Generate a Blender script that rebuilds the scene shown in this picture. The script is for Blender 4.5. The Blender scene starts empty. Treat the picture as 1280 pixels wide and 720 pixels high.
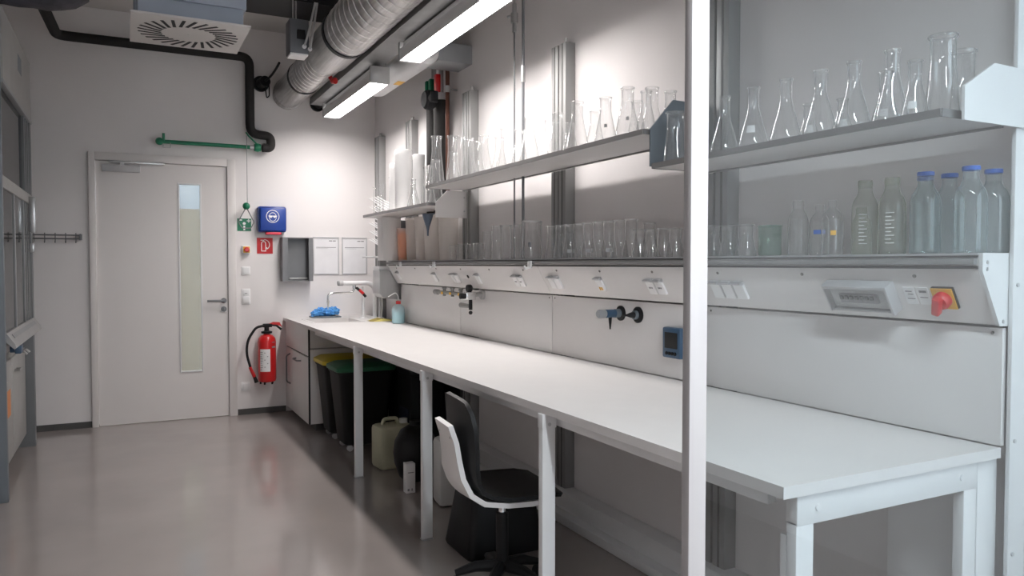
import bpy, bmesh, math, random
from mathutils import Vector, Matrix, Euler
random.seed(7)
PI = math.pi
S = bpy.context.scene
COL = S.collection

# ------------------------------------------------------------------ mesh builder
class MB:
    def __init__(s):
        s.bm = bmesh.new()
    def box(s, x0, x1, y0, y1, z0, z1, bev=0.0, rot=None, piv=None):
        r = bmesh.ops.create_cube(s.bm, size=1.0)
        vs = r['verts']
        for v in vs:
            v.co = Vector((x0 + (v.co.x + .5) * (x1 - x0), y0 + (v.co.y + .5) * (y1 - y0), z0 + (v.co.z + .5) * (z1 - z0)))
        if bev > 0:
            es = list({e for v in vs for e in v.link_edges})
            rr = bmesh.ops.bevel(s.bm, geom=es, offset=bev, segments=2, affect='EDGES', profile=.5)
            vs = list({v for f in rr['faces'] for v in f.verts} | {v for v in vs if v.is_valid})
        if rot is not None:
            p = Vector(piv) if piv else Vector(((x0 + x1) / 2, (y0 + y1) / 2, (z0 + z1) / 2))
            M = Matrix.Translation(p) @ rot.to_matrix().to_4x4() @ Matrix.Translation(-p)
            for v in vs:
                v.co = M @ v.co
        return s
    def ring(s, c, ax_u, ax_v, r, n):
        return [s.bm.verts.new(c + ax_u * (r * math.cos(2 * PI * i / n)) + ax_v * (r * math.sin(2 * PI * i / n))) for i in range(n)]
    def skin(s, rings, cap0=True, cap1=True):
        n = len(rings[0])
        for a, b in zip(rings[:-1], rings[1:]):
            for i in range(n):
                j = (i + 1) % n
                s.bm.faces.new((a[i], a[j], b[j], b[i]))
        if cap0: s.bm.faces.new(list(reversed(rings[0])))
        if cap1: s.bm.faces.new(rings[-1])
    def tube(s, pts, r, n=12, cap=True, fillet=0.0, seg=6):
        pts = [Vector(p) for p in pts]
        if fillet > 0 and len(pts) > 2:
            q = [pts[0]]
            for a, b, c in zip(pts[:-2], pts[1:-1], pts[2:]):
                d1 = (a - b); d2 = (c - b)
                f = min(fillet, d1.length * .49, d2.length * .49)
                p1 = b + d1.normalized() * f; p2 = b + d2.normalized() * f
                for k in range(seg + 1):
                    t = k / seg
                    q.append((1 - t) ** 2 * p1 + 2 * t * (1 - t) * b + t * t * p2)
            q.append(pts[-1]); pts = q
        rs = r if isinstance(r, (list, tuple)) else [r] * len(pts)
        up = None; rings = []
        for i, p in enumerate(pts):
            if i == 0: t = pts[1] - pts[0]
            elif i == len(pts) - 1: t = pts[-1] - pts[-2]
            else: t = (pts[i + 1] - p).normalized() + (p - pts[i - 1]).normalized()
            t = t.normalized()
            if up is None:
                up = Vector((0, 0, 1)) if abs(t.z) < .9 else Vector((1, 0, 0))
            u = t.cross(up)
            if u.length < 1e-5: u = t.orthogonal()
            u.normalize(); v = u.cross(t).normalized(); up = v
            rings.append(s.ring(p, u, v, rs[i], n))
        s.skin(rings, cap, cap)
        return s
    def cyl(s, p0, p1, r0, r1=None, n=24):
        return s.tube([p0, p1], [r0, r0 if r1 is None else r1], n=n)
    def lathe(s, prof, n=28, c=(0, 0, 0), axis='Z', cap0=False, cap1=False):
        c = Vector(c)
        U, V, W = {'Z': ((1, 0, 0), (0, 1, 0), (0, 0, 1)), 'X': ((0, 1, 0), (0, 0, 1), (1, 0, 0)), 'Y': ((0, 0, 1), (1, 0, 0), (0, 1, 0))}[axis]
        U, V, W = Vector(U), Vector(V), Vector(W)
        rings = []
        for r, z in prof:
            if r <= 1e-6:
                rings.append([s.bm.verts.new(c + W * z)])
            else:
                rings.append(s.ring(c + W * z, U, V, r, n))
        for a, b in zip(rings[:-1], rings[1:]):
            for i in range(n):
                j = (i + 1) % n
                if len(a) == 1 and len(b) == 1: break
                if len(a) == 1: s.bm.faces.new((a[0], b[j], b[i]))
                elif len(b) == 1: s.bm.faces.new((a[i], a[j], b[0]))
                else: s.bm.faces.new((a[i], a[j], b[j], b[i]))
        if cap0 and len(rings[0]) > 1: s.bm.faces.new(list(reversed(rings[0])))
        if cap1 and len(rings[-1]) > 1: s.bm.faces.new(rings[-1])
        return s
    def patch(s, prof, a0, a1, n=8, c=(0, 0, 0)):
        c = Vector(c); g = []
        for r, z in prof:
            g.append([s.bm.verts.new(c + Vector((r * math.cos(a0 + (a1 - a0) * i / n), r * math.sin(a0 + (a1 - a0) * i / n), z))) for i in range(n + 1)])
        for a, b in zip(g[:-1], g[1:]):
            for i in range(n):
                s.bm.faces.new((a[i], a[i + 1], b[i + 1], b[i]))
        return s
    def prism(s, poly, axis, a, b):
        def P(u, v, w):
            return {'X': (w, u, v), 'Y': (u, w, v), 'Z': (u, v, w)}[axis]
        A = [s.bm.verts.new(P(u, v, a)) for u, v in poly]
        B = [s.bm.verts.new(P(u, v, b)) for u, v in poly]
        n = len(poly)
        for i in range(n):
            j = (i + 1) % n
            s.bm.faces.new((A[i], A[j], B[j], B[i]))
        s.bm.faces.new(list(reversed(A))); s.bm.faces.new(B)
        return s
    def sphere(s, c, r, sc=(1, 1, 1), u=20, v=12):
        q = bmesh.ops.create_uvsphere(s.bm, u_segments=u, v_segments=v, radius=r)
        for w in q['verts']:
            w.co = Vector((w.co.x * sc[0] + c[0], w.co.y * sc[1] + c[1], w.co.z * sc[2] + c[2]))
        return s
    def xf(s, M):
        for v in s.bm.verts: v.co = M @ v.co
        return s
    def build(s, name, mat, parent=None, sharp=35, fix=True):
        if fix: bmesh.ops.recalc_face_normals(s.bm, faces=s.bm.faces)
        lim = math.radians(sharp)
        for e in s.bm.edges:
            if len(e.link_faces) == 2 and e.calc_face_angle(0) > lim: e.smooth = False
        for f in s.bm.faces: f.smooth = True
        me = bpy.data.meshes.new(name); s.bm.to_mesh(me); s.bm.free()
        me.materials.append(mat)
        o = bpy.data.objects.new(name, me); COL.objects.link(o)
        if parent: o.parent = parent
        return o

def tag(o, label, cat, group=None):
    o['label'] = label; o['category'] = cat
    if group: o['group'] = group
    return o
def thing(name, label, cat, loc=(0, 0, 0), rz=0.0, group=None, mtx=None):
    o = bpy.data.objects.new(name, None); COL.objects.link(o)
    o.empty_display_size = .05
    if mtx is not None: o.matrix_world = mtx
    else:
        o.location = loc; o.rotation_euler = (0, 0, rz)
    return tag(o, label, cat, group)
def struct(o):
    o['kind'] = 'structure'; return o
def dup(root, loc, label=None):
    r = root.copy(); COL.objects.link(r); r.location = loc
    if label: r['label'] = label
    for ch in list(root.children):
        c = ch.copy(); COL.objects.link(c); c.parent = r
        for g in list(ch.children):
            d = g.copy(); COL.objects.link(d); d.parent = c
    return r
def frame(origin, X, Y):
    X = Vector(X).normalized(); Y = Vector(Y).normalized(); Z = X.cross(Y)
    M = Matrix((X, Y, Z)).transposed().to_4x4(); M.translation = Vector(origin)
    return M
def on_back(x, z, y=7.72): return frame((x, y, z), (1, 0, 0), (0, 0, 1))       # local z points into the room
def on_right(y, z, x=2.245): return frame((x, y, z), (0, -1, 0), (0, 0, 1))
ORD = ['first', 'second', 'third', 'fourth', 'fifth', 'sixth', 'seventh', 'eighth', 'ninth', 'tenth', 'eleventh', 'twelfth', 'thirteenth',
       'fourteenth', 'fifteenth', 'sixteenth', 'seventeenth', 'eighteenth', 'nineteenth', 'twentieth', 'twenty-first', 'twenty-second', 'twenty-third']

# ------------------------------------------------------------------ materials
def mat(name, col, rough=.5, metal=0.0, var=0.04, scale=6.0, bump=0.0, bscale=60.0, spec=.5, coat=0.0, alpha=1.0, stretch=None):
    m = bpy.data.materials.new(name); m.use_nodes = True
    nt = m.node_tree; N = nt.nodes; L = nt.links; b = N['Principled BSDF']
    b.inputs['Roughness'].default_value = rough; b.inputs['Metallic'].default_value = metal
    b.inputs['Specular IOR Level'].default_value = spec; b.inputs['Coat Weight'].default_value = coat
    b.inputs['Alpha'].default_value = alpha
    tc = N.new('ShaderNodeTexCoord'); vec = tc.outputs['Object']
    if stretch:
        mp = N.new('ShaderNodeMapping'); mp.inputs['Scale'].default_value = stretch
        L.new(vec, mp.inputs['Vector']); vec = mp.outputs['Vector']
    no = N.new('ShaderNodeTexNoise'); no.inputs['Scale'].default_value = scale; no.inputs['Detail'].default_value = 3
    L.new(vec, no.inputs['Vector'])
    cr = N.new('ShaderNodeValToRGB')
    cr.color_ramp.elements[0].position = .3; cr.color_ramp.elements[1].position = .7
    cr.color_ramp.elements[0].color = tuple(max(0, c * (1 - var)) for c in col) + (1,)
    cr.color_ramp.elements[1].color = tuple(min(1, c * (1 + var)) for c in col) + (1,)
    L.new(no.outputs['Fac'], cr.inputs['Fac']); L.new(cr.outputs['Color'], b.inputs['Base Color'])
    if bump > 0:
        n2 = N.new('ShaderNodeTexNoise'); n2.inputs['Scale'].default_value = bscale
        L.new(vec, n2.inputs['Vector'])
        bp = N.new('ShaderNodeBump'); bp.inputs['Strength'].default_value = bump; bp.inputs['Distance'].default_value = .01
        L.new(n2.outputs['Fac'], bp.inputs['Height']); L.new(bp.outputs['Normal'], b.inputs['Normal'])
    return m
def glass(name, tint=(.985, .988, .988), edge=(.90, .92, .92), gain=2.4, rough=.03, power=2.6, body=None, bodyf=.0, edgef=.0):
    m = bpy.data.materials.new(name); m.use_nodes = True
    nt = m.node_tree; N = nt.nodes; L = nt.links; N.clear()
    out = N.new('ShaderNodeOutputMaterial')
    tr = N.new('ShaderNodeBsdfTransparent'); gl = N.new('ShaderNodeBsdfGlossy'); gl.inputs['Roughness'].default_value = rough
    lw = N.new('ShaderNodeLayerWeight'); lw.inputs['Blend'].default_value = .5
    pw = N.new('ShaderNodeMath'); pw.operation = 'POWER'; pw.inputs[1].default_value = power
    L.new(lw.outputs['Facing'], pw.inputs[0])
    mx = N.new('ShaderNodeMix'); mx.data_type = 'RGBA'
    mx.inputs[6].default_value = tint + (1,); mx.inputs[7].default_value = edge + (1,)
    L.new(pw.outputs[0], mx.inputs[0]); L.new(mx.outputs[2], tr.inputs['Color'])
    p5 = N.new('ShaderNodeMath'); p5.operation = 'POWER'; p5.inputs[1].default_value = 5.0
    L.new(lw.outputs['Facing'], p5.inputs[0])
    mu = N.new('ShaderNodeMath'); mu.operation = 'MULTIPLY_ADD'; mu.inputs[1].default_value = .9 * gain; mu.inputs[2].default_value = .045 * gain; mu.use_clamp = True
    L.new(p5.outputs[0], mu.inputs[0])
    ms = N.new('ShaderNodeMixShader'); L.new(mu.outputs[0], ms.inputs[0]); L.new(tr.outputs[0], ms.inputs[1]); L.new(gl.outputs[0], ms.inputs[2])
    last = ms
    if body:
        df = N.new('ShaderNodeBsdfDiffuse'); df.inputs['Color'].default_value = body + (1,)
        tl = N.new('ShaderNodeBsdfTranslucent'); tl.inputs['Color'].default_value = body + (1,)
        ma = N.new('ShaderNodeMixShader'); ma.inputs[0].default_value = .5
        L.new(df.outputs[0], ma.inputs[1]); L.new(tl.outputs[0], ma.inputs[2])
        m2 = N.new('ShaderNodeMixShader')
        mb = N.new('ShaderNodeMath'); mb.operation = 'MULTIPLY_ADD'; mb.use_clamp = True
        mb.inputs[1].default_value = edgef; mb.inputs[2].default_value = bodyf  # edgef mixes in a whitish rim for light that thick glass edges refract
        L.new(pw.outputs[0], mb.inputs[0]); L.new(mb.outputs[0], m2.inputs[0])
        L.new(ms.outputs[0], m2.inputs[1]); L.new(ma.outputs[0], m2.inputs[2]); last = m2
    L.new(last.outputs[0], out.inputs['Surface'])
    return m
def emit(name, col, strength):
    m = bpy.data.materials.new(name); m.use_nodes = True
    N = m.node_tree.nodes; L = m.node_tree.links; N.clear()
    e = N.new('ShaderNodeEmission'); e.inputs['Color'].default_value = col + (1,)
    # a prismatic trough: the flat underside gives most of the light, the upright flanks little
    ge = N.new('ShaderNodeNewGeometry'); se = N.new('ShaderNodeSeparateXYZ'); L.new(ge.outputs['True Normal'], se.inputs[0])
    mr = N.new('ShaderNodeMapRange'); mr.inputs['From Min'].default_value = -.2; mr.inputs['From Max'].default_value = -1.0
    mr.inputs['To Min'].default_value = strength * .09; mr.inputs['To Max'].default_value = strength
    L.new(se.outputs['Z'], mr.inputs['Value']); L.new(mr.outputs['Result'], e.inputs['Strength'])
    o = N.new('ShaderNodeOutputMaterial'); L.new(e.outputs[0], o.inputs['Surface'])
    return m

M = {}
M['wall'] = mat('wall_paint', (.80, .775, .77), .75, var=.015, scale=2, bump=.03, bscale=120)
M['ceil'] = mat('ceiling_paint', (.62, .60, .58), .85, var=.03, scale=3)
M['floor'] = mat('floor_resin', (.32, .285, .27), .17, var=.07, scale=1.6, bump=.012, bscale=4, spec=.6, coat=.35)
M['worktop'] = mat('worktop_laminate', (.71, .695, .685), .42, var=.012, scale=9)
M['white_metal'] = mat('white_coated_metal', (.76, .765, .77), .38, var=.012, scale=7)
M['panel'] = mat('panel_light_grey', (.74, .72, .71), .42, var=.012, scale=4)
M['alu'] = mat('aluminium_profile', (.29, .29, .288), .5, metal=.2, var=.04, scale=9, stretch=(1, 1, .05))
M['alu_dark'] = mat('profile_slot', (.10, .10, .10), .6)
M['shelf_edge'] = mat('shelf_edge_grey', (.20, .195, .195), .45)
M['seam'] = mat('screw_grey', (.22, .21, .20), .8)  # plain grey of the panel and console screws
M['door'] = mat('door_paint', (.76, .73, .715), .4, var=.012, scale=3)
M['steel'] = mat('brushed_steel', (.52, .52, .52), .3, metal=.9, var=.06, scale=14, stretch=(1, 1, .1))
M['chrome'] = mat('chrome', (.78, .78, .79), .12, metal=1.0, var=.02)
M['galv'] = mat('galvanised_spiral_steel', (.52, .51, .50), .36, metal=.9, var=.22, scale=9, stretch=(6, .35, 6))
M['galv_dark'] = mat('galvanised_tray', (.20, .20, .20), .5, metal=.5, var=.10, scale=9)
M['black'] = mat('black_rubber_foam', (.012, .011, .011), .75, var=.2)
M['black_pl'] = mat('black_plastic', (.007, .007, .008), .5, var=.1, spec=.3)
M['grey_box'] = mat('grey_enamel_box', (.30, .31, .32), .45)
M['actuator'] = mat('actuator_grey', (.13, .14, .155), .45)
M['blue_dark'] = mat('dark_navy_plastic', (.006, .010, .03), .5)
M['grey_light'] = mat('hood_sill_grey', (.36, .36, .36), .4)
M['pump'] = mat('pump_dark_grey', (.02, .02, .022), .8, spec=.2)
M['tap_steel'] = mat('tap_dull_steel', (.26, .26, .25), .4, metal=.6)
M['funnel'] = mat('blue_grey_plastic', (.10, .135, .19), .5)
M['grey_mid'] = mat('grey_sheet_steel', (.19, .195, .205), .42, metal=.3, var=.05, scale=5)
M['green'] = mat('signal_green', (.008, .17, .085), .4)
M['green_l'] = mat('green_cap_plastic', (.02, .22, .09), .45)
M['red'] = mat('signal_red', (.58, .012, .014), .3, coat=.3)
M['sign_red'] = mat('sign_red', (.50, .012, .018), .5)
M['pink_red'] = mat('red_plastic_lip', (.75, .06, .10), .4)
M['blue'] = mat('deep_blue_plastic', (.012, .052, .30), .35)
M['blue_l'] = mat('blue_ring_plastic', (.03, .13, .52), .4)
M['teal'] = mat('blue_fitting', (.04, .09, .16), .4)
M['glove'] = mat('blue_nitrile', (.10, .36, .78), .45, var=.25, scale=30)
M['white'] = mat('white_print', (.86, .86, .86), .55)
M['paper'] = mat('paper', (.80, .80, .82), .7)
M['print'] = mat('grey_print', (.28, .28, .29), .7)
M['frame'] = mat('frame_light_grey', (.52, .52, .53), .45)
M['yellow'] = mat('yellow_lid', (.55, .42, .02), .5)
M['green_lid'] = mat('green_lid', (.012, .11, .05), .5)
M['bin'] = mat('bin_dark_plastic', (.008, .008, .009), .6, var=.1, spec=.3)
M['orange'] = mat('orange_plastic', (1.0, .30, .06), .5)
M['orange_lbl'] = mat('orange_label', (.72, .28, .10), .6)
M['plate'] = mat('yellow_plate', (.78, .44, .05), .45)
M['copper'] = mat('copper_pipe', (.12, .045, .028), .5, metal=.5, var=.2)
M['bluegrey'] = mat('blue_grey_enamel', (.155, .18, .205), .45)
M['plenum'] = mat('plenum_blue_grey', (.30, .34, .40), .5)
M['hood_white'] = mat('hood_off_white', (.38, .38, .37), .5)
M['hood_grey'] = mat('hood_grey', (.17, .18, .19), .45)
M['duct_dark'] = mat('dark_insulated_duct', (.05, .05, .062), .6, var=.3, scale=12, bump=.3, bscale=30)
M['dark'] = mat('dark_recess', (.02, .02, .02), .8)
M['chair'] = mat('chair_black_shell', (.007, .007, .008), .5, var=.1, spec=.35)
M['chair_w'] = mat('chair_white_plastic', (.80, .79, .78), .38)
M['can_y'] = mat('translucent_canister', (.50, .50, .36), .5, var=.06)
M['can_w'] = mat('white_canister', (.62, .63, .62), .5)
M['sponge'] = mat('yellow_cloth', (.75, .66, .22), .9, bump=.4, bscale=80)
M['kraft'] = mat('olive_cloth', (.30, .24, .06), .9)
M['skirt'] = mat('dark_skirting', (.07, .068, .066), .6)
M['corr'] = mat('corridor_wall_paint', (.40, .345, .28), .8)
M['corr2'] = mat('corridor_upper_panel', (.55, .63, .74), .6)
M['canister'] = mat('white_plastic_opaque', (.85, .85, .85), .5)
M['lamp_body'] = mat('lamp_housing', (.55, .55, .55), .45)
M['lamp_skirt'] = mat('lamp_white_skirt', (.85, .85, .85), .4, var=.01)
M['lamp'] = emit('lamp_diffuser_light', (1.0, .945, .92), 52.0)
M['fill_lamp'] = emit('added_fill_light', (.97, .98, 1.0), 115.0)  # fill light, stronger than the lamps over the bench
M['post'] = mat('post_coated_metal', (.44, .44, .45), .4, var=.012)
M['glass'] = glass('lab_glass', body=(.92, .94, .94), bodyf=.03, edgef=.50)
M['glass_b'] = glass('bottle_glass', (.90, .93, .93), (.66, .73, .74), 1.6, body=(.75, .85, .88), bodyf=.09, edgef=.3)
M['glass_g'] = glass('green_tinted_glass', (.74, .87, .82), (.45, .60, .55), 1.6, body=(.45, .68, .58), bodyf=.08, edgef=.2)
M['glass_c'] = glass('bottle_glass_warm', (.92, .93, .90), (.66, .68, .60), 1.6, body=(.80, .84, .74), bodyf=.10, edgef=.3)
M['pane'] = glass('partition_glass', (.90, .93, .94), (.7, .75, .76), .95, rough=.0)
M['sash'] = glass('hood_sash_glass', (.72, .77, .78), (.5, .5, .5), 1.0)
M['frost'] = glass('door_pane_glass', (.86, .88, .86), (.6, .6, .6), .25, rough=.12, body=(.8, .8, .74), bodyf=.15)
M['pp'] = glass('translucent_plastic', (.93, .91, .89), (.75, .72, .70), .9, rough=.25, body=(.95, .92, .89), bodyf=.50)
M['squirt'] = glass('wash_bottle_plastic', (.75, .85, .88), (.5, .6, .64), .6, rough=.3, body=(.80, .90, .92), bodyf=.5)
M['liquid'] = mat('pale_blue_liquid', (.60, .82, .86), .3)
M['clear_box'] = glass('clear_cover', (.9, .9, .9), (.6, .6, .6), 1.0, body=(.8, .8, .8), bodyf=.04)

# ------------------------------------------------------------------ room
WY, WX, CZ = 7.72, 2.33, 3.72
struct(MB().box(-2.2, 5.0, -3.0, 10.6, -.12, 0).build('floor', M['floor']))
struct(MB().box(-2.2, 5.0, -1.7, 7.9, CZ, CZ + .15).build('ceiling', M['ceil']))
struct(MB().box(-2.2, -2.05, -1.7, 7.9, 0, CZ).build('wall_left', M['wall']))
b = MB(); b.box(-2.05, -.245, WY, WY + .16, 0, CZ); b.box(.885, WX + .15, WY, WY + .16, 0, CZ); b.box(-.245, .885, WY, WY + .16, 2.40, CZ)
struct(b.build('wall_back', M['wall']))
struct(MB().box(WX, WX + .15, 1.297, WY, 0, CZ).build('wall_right', M['wall']))
b = MB(); b.box(-2.05, 1.40, -1.35, -1.2, 0, CZ); b.box(3.1, 3.2, -1.35, -1.2, 0, CZ); b.box(1.40, 3.1, -1.35, -1.2, 0, .80); b.box(1.40, 3.1, -1.35, -1.2, 3.05, CZ)
struct(b.build('wall_front', M['wall']))
b = MB(); b.box(3.2, 3.35, -1.35, 1.4, 0, CZ); b.box(2.48, 3.2, 1.297, 1.4, 0, CZ)
struct(b.build('wall_window_side', M['wall']))
Wn = MB(); Wn.box(1.40, 1.46, -1.30, -1.24, .80, 3.05); Wn.box(3.04, 3.10, -1.30, -1.24, .80, 3.05); Wn.box(1.46, 3.04, -1.30, -1.24, .80, .86); Wn.box(1.46, 3.04, -1.30, -1.24, 2.99, 3.05); Wn.box(2.22, 2.28, -1.30, -1.24, .86, 2.99)
struct(Wn.build('window_1', M['white_metal']))
b = MB(); b.box(-2.2, 5.0, 7.9, 10.3, 3.3, 3.4); b.box(4.9, 5.0, 7.9, 10.3, 0, 3.3)
struct(b.build('trim_3', M['ceil']))
b = MB(); b.box(-2.05, -.285, WY - .012, WY, 0, .055); b.box(.945, 1.40, WY - .012, WY, 0, .055)
struct(b.build('baseboard_back', M['skirt']))
b = MB(); b.box(2.16, WX, 1.45, 6.6, 0, .05, .004); b.box(2.22, WX, 1.45, 6.6, .05, .15, .006)
struct(b.build('baseboard_right', M['white_metal']))
# corridor behind the door pane
b = MB(); b.box(-2.2, 5.0, 10.2, 10.3, 0, 2.14)
struct(b.build('wall_corridor', M['corr']))
b = MB(); b.box(-2.2, 5.0, 10.2, 10.3, 2.14, 3.3)
struct(b.build('trim_2', M['corr2']))

# door
D = thing('door_1', 'wide pale grey door with a narrow glass strip in back wall', 'door', (.31, WY, 0)); struct(D)
def dl(b): return b.xf(Matrix.Translation((-.31, -WY, 0)))
b = MB(); b.box(-.285, -.232, WY - .03, WY + .16, 0, 2.455, .004); b.box(.872, .945, WY - .03, WY + .16, 0, 2.455, .004); b.box(-.232, .872, WY - .03, WY + .16, 2.385, 2.455, .004)
dl(b).build('door_frame', M['door'], D)
b = MB(); y0, y1 = WY - .005, WY + .04
b.box(-.228, .452, y0, y1, .006, 2.38); b.box(.632, .868, y0, y1, .006, 2.38); b.box(.452, .632, y0, y1, .006, .455); b.box(.452, .632, y0, y1, 2.20, 2.38)
leaf = dl(b).build('door_leaf', M['door'], D)
b = MB(); y0, y1 = WY - .012, WY + .0
b.box(.440, .455, y0, y1, .443, 2.212, .002); b.box(.629, .644, y0, y1, .443, 2.212, .002); b.box(.455, .629, y0, y1, .443, .458, .002); b.box(.455, .629, y0, y1, 2.197, 2.212, .002)
dl(b).build('glazing_bead', M['white_metal'], D)
dl(MB().box(.452, .632, WY + .012, WY + .02, .455, 2.20)).build('vision_pane', M['frost'], D)
b = MB(); b.cyl((.83, WY - .005, 1.11), (.83, WY - .016, 1.11), .026); b.cyl((.83, WY - .016, 1.11), (.83, WY - .06, 1.11), .010, n=14)
b.tube([(.83, WY - .06, 1.11), (.68, WY - .06, 1.112)], .011, n=12)
dl(b).build('door_handle', M['grey_mid'], D)
b = MB(); b.cyl((.83, WY - .005, 1.03), (.83, WY - .016, 1.03), .026); b.box(.822, .838, WY - .024, WY - .016, 1.018, 1.042, .003)
dl(b).build('lock_rosette', M['grey_mid'], D)
b = MB(); b.box(-.178, .13, WY - .06, WY - .005, 2.285, 2.345, .006)
cl = dl(b).build('door_closer', M['frame'], D)
b = MB(); b.box(-.12, .33, WY - .045, WY - .028, 2.365, 2.385, .003); b.box(-.03, .0, WY - .055, WY - .03, 2.345, 2.37)
dl(b).build('closer_arm', M['steel'], cl)

# ------------------------------------------------------------------ camera
FPX = 950.0
cam = bpy.data.cameras.new('camera'); co = bpy.data.objects.new('camera', cam); COL.objects.link(co)
cam.sensor_width = 36; cam.lens = FPX * 36 / 1280; cam.clip_start = .05
co.location = (0, 0, 1.46); co.rotation_euler = (math.radians(90 - 1.8087), 0, math.radians(-26.938))
S.camera = co

# ------------------------------------------------------------------ glass partition
P = thing('glass_partition', 'clear glass partition on a slim white post before the workbench end', 'partition', (1.06, 1.24, 0))
def pl(b): return b.xf(Matrix.Translation((-1.06, -1.24, 0)))
b = MB(); b.box(1.037, 1.083, 1.229, 1.253, 0, 2.72, .002)
pl(b).build('post', M['post'], P)
pl(MB().box(1.083, 2.40, 1.238, 1.246, .04, 2.68)).build('glass_pane', M['pane'], P)
b = MB(); b.box(1.083, 2.40, 1.229, 1.253, 2.68, 2.72, .002)
pl(b).build('top_rail', M['white_metal'], P)
b = MB(); b.box(1.083, 2.40, 1.229, 1.253, 0, .04, .002)
pl(b).build('bottom_rail', M['white_metal'], P)
b = MB(); b.box(2.256, 2.60, 1.284, 1.296, 0, 3.3, .001); b.box(2.335, 2.37, 1.258, 1.284, 0, 3.3)
ep = pl(b).build('end_post', M['white_metal'], P)
b = MB()
for z in (.62, .95, 1.40): b.cyl((2.276, 1.284, z), (2.276, 1.280, z), .006, n=10)
pl(b).build('screw', M['frame'], ep)

# ------------------------------------------------------------------ wall uprights
UY = [('behind the white partition post', 2.535, 2), ('right of the two thin steel rods', 3.86, 2), ('beside the near end of the low far shelf', 5.205, 2), ('behind the white canisters', 6.50, 2), ('in the far corner by the peg rack', 7.45, 2)]
for nm, y, k in UY:
    u = thing('wall_upright', 'tall grey aluminium double upright ' + nm, 'upright', (2.30, y, 0), group='aluminium uprights along the bench wall')
    for s in ((-1, 1) if k == 2 else (0,)):
        yc = s * .044
        b = MB(); b.box(-.035, .03, yc - .037, yc + .037, 0, 2.735, .002)
        pr = b.build('profile', M['alu'], u)
        b = MB(); b.box(-.0365, -.034, yc - .006, yc + .006, 0.01, 2.73)
        b.build('slot', M['alu_dark'], pr)
    if k == 2:
        MB().cyl((-.01, -.044, 2.735), (-.01, -.044, 2.765), .012, n=12).build('end_bolt', M['steel'], u)

# ------------------------------------------------------------------ backsplash panels
for nm, a, c in (('behind the sink end', 5.275, 6.66), ('with the gas taps on it', 3.895, 5.27), ('with the blue valve on it', 2.56, 3.89), ('behind the glass partition', 1.302, 2.555)):
    t = thing('wall_panel', 'light grey smooth wall panel above worktop ' + nm, 'panel', (2.255, (a + c) / 2, .93), group='wall panels above the worktop')
    h = (c - a) / 2
    MB().box(-.01, .008, -h + .002, h - .002, .004, .345, .001).build('panel_sheet', M['panel'], t)
    b = MB()
    for yy in (-h + .03, h - .03): b.cyl((-.01, yy, .33), (-.0125, yy, .33), .005, n=8)
    b.build('screw', M['seam'], t)

# ------------------------------------------------------------------ service console
def console(nm, a, c, label):
    t = thing('service_console', label, 'console', (2.135, a, 1.28))
    L = c - a
    prof = [(0, .205), (0, .16), (.09, .005), (.15, .005), (.15, .205)]
    MB().prism(prof, 'Y', 0, L).build('console_body', M['panel'], t)
    MB().box(-.004, .19, 0.0, L, .205, .211).build('shelf_plate', M['frame'], t)
    b = MB(); b.box(-.022, -.004, 0, L, .178, .196, .002)
    rl = b.build('front_rail', M['alu'], t)
    b = MB(); b.box(-.003, -.0005, 0, L, .199, .2045); b.box(-.003, -.0005, 0, L, .166, .174)
    b.build('rail_groove', M['alu_dark'], t)
    b = MB(); k = max(2, int(L / .42))
    for i in range(k):
        yy = .2 + i * (L - .4) / (k - 1)
        ctr = Vector((.009, yy, .144)); n = Vector((-.865, 0, -.502))
        b.cyl(ctr, ctr + n * .003, .006, n=8)
    b.build('screw', M['seam'], t)
    return t
cn = console('near', 1.310, 3.87, 'long light grey service console with breaker box and red switch')
cf = console('far', 3.872, 6.68, 'long light grey service console carrying the plastic jugs')
ck = [(0, .211), (0, .16), (.085, .002), (.15, .002), (.15, .211)]
e = MB().prism(ck, 'Y', -.012, -.001).build('end_cheek', M['white_metal'], cn)
b = MB()
for x, z in ((.02, .185), (.02, .165), (.13, .19), (.128, .10), (.10, .015), (.135, .018)): b.cyl((x, -.012, z), (x, -.0145, z), .005, n=8)
b.build('screw', M['steel'], e)
MB().prism(ck, 'Y', 2.809, 2.825).build('end_cheek', M['white_metal'], cf)
for y, t in ((.05, cf), (1.6, cf), (2.4, cf)):
    b = MB(); b.box(-.034, -.02, y - .02, y + .02, .155, .20, .004); b.tube([(-.03, y, .16), (-.055, y, .15), (-.06, y, .17)], .006, n=8)
    b.build('rail_clamp', M['white_metal'], t)

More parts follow.
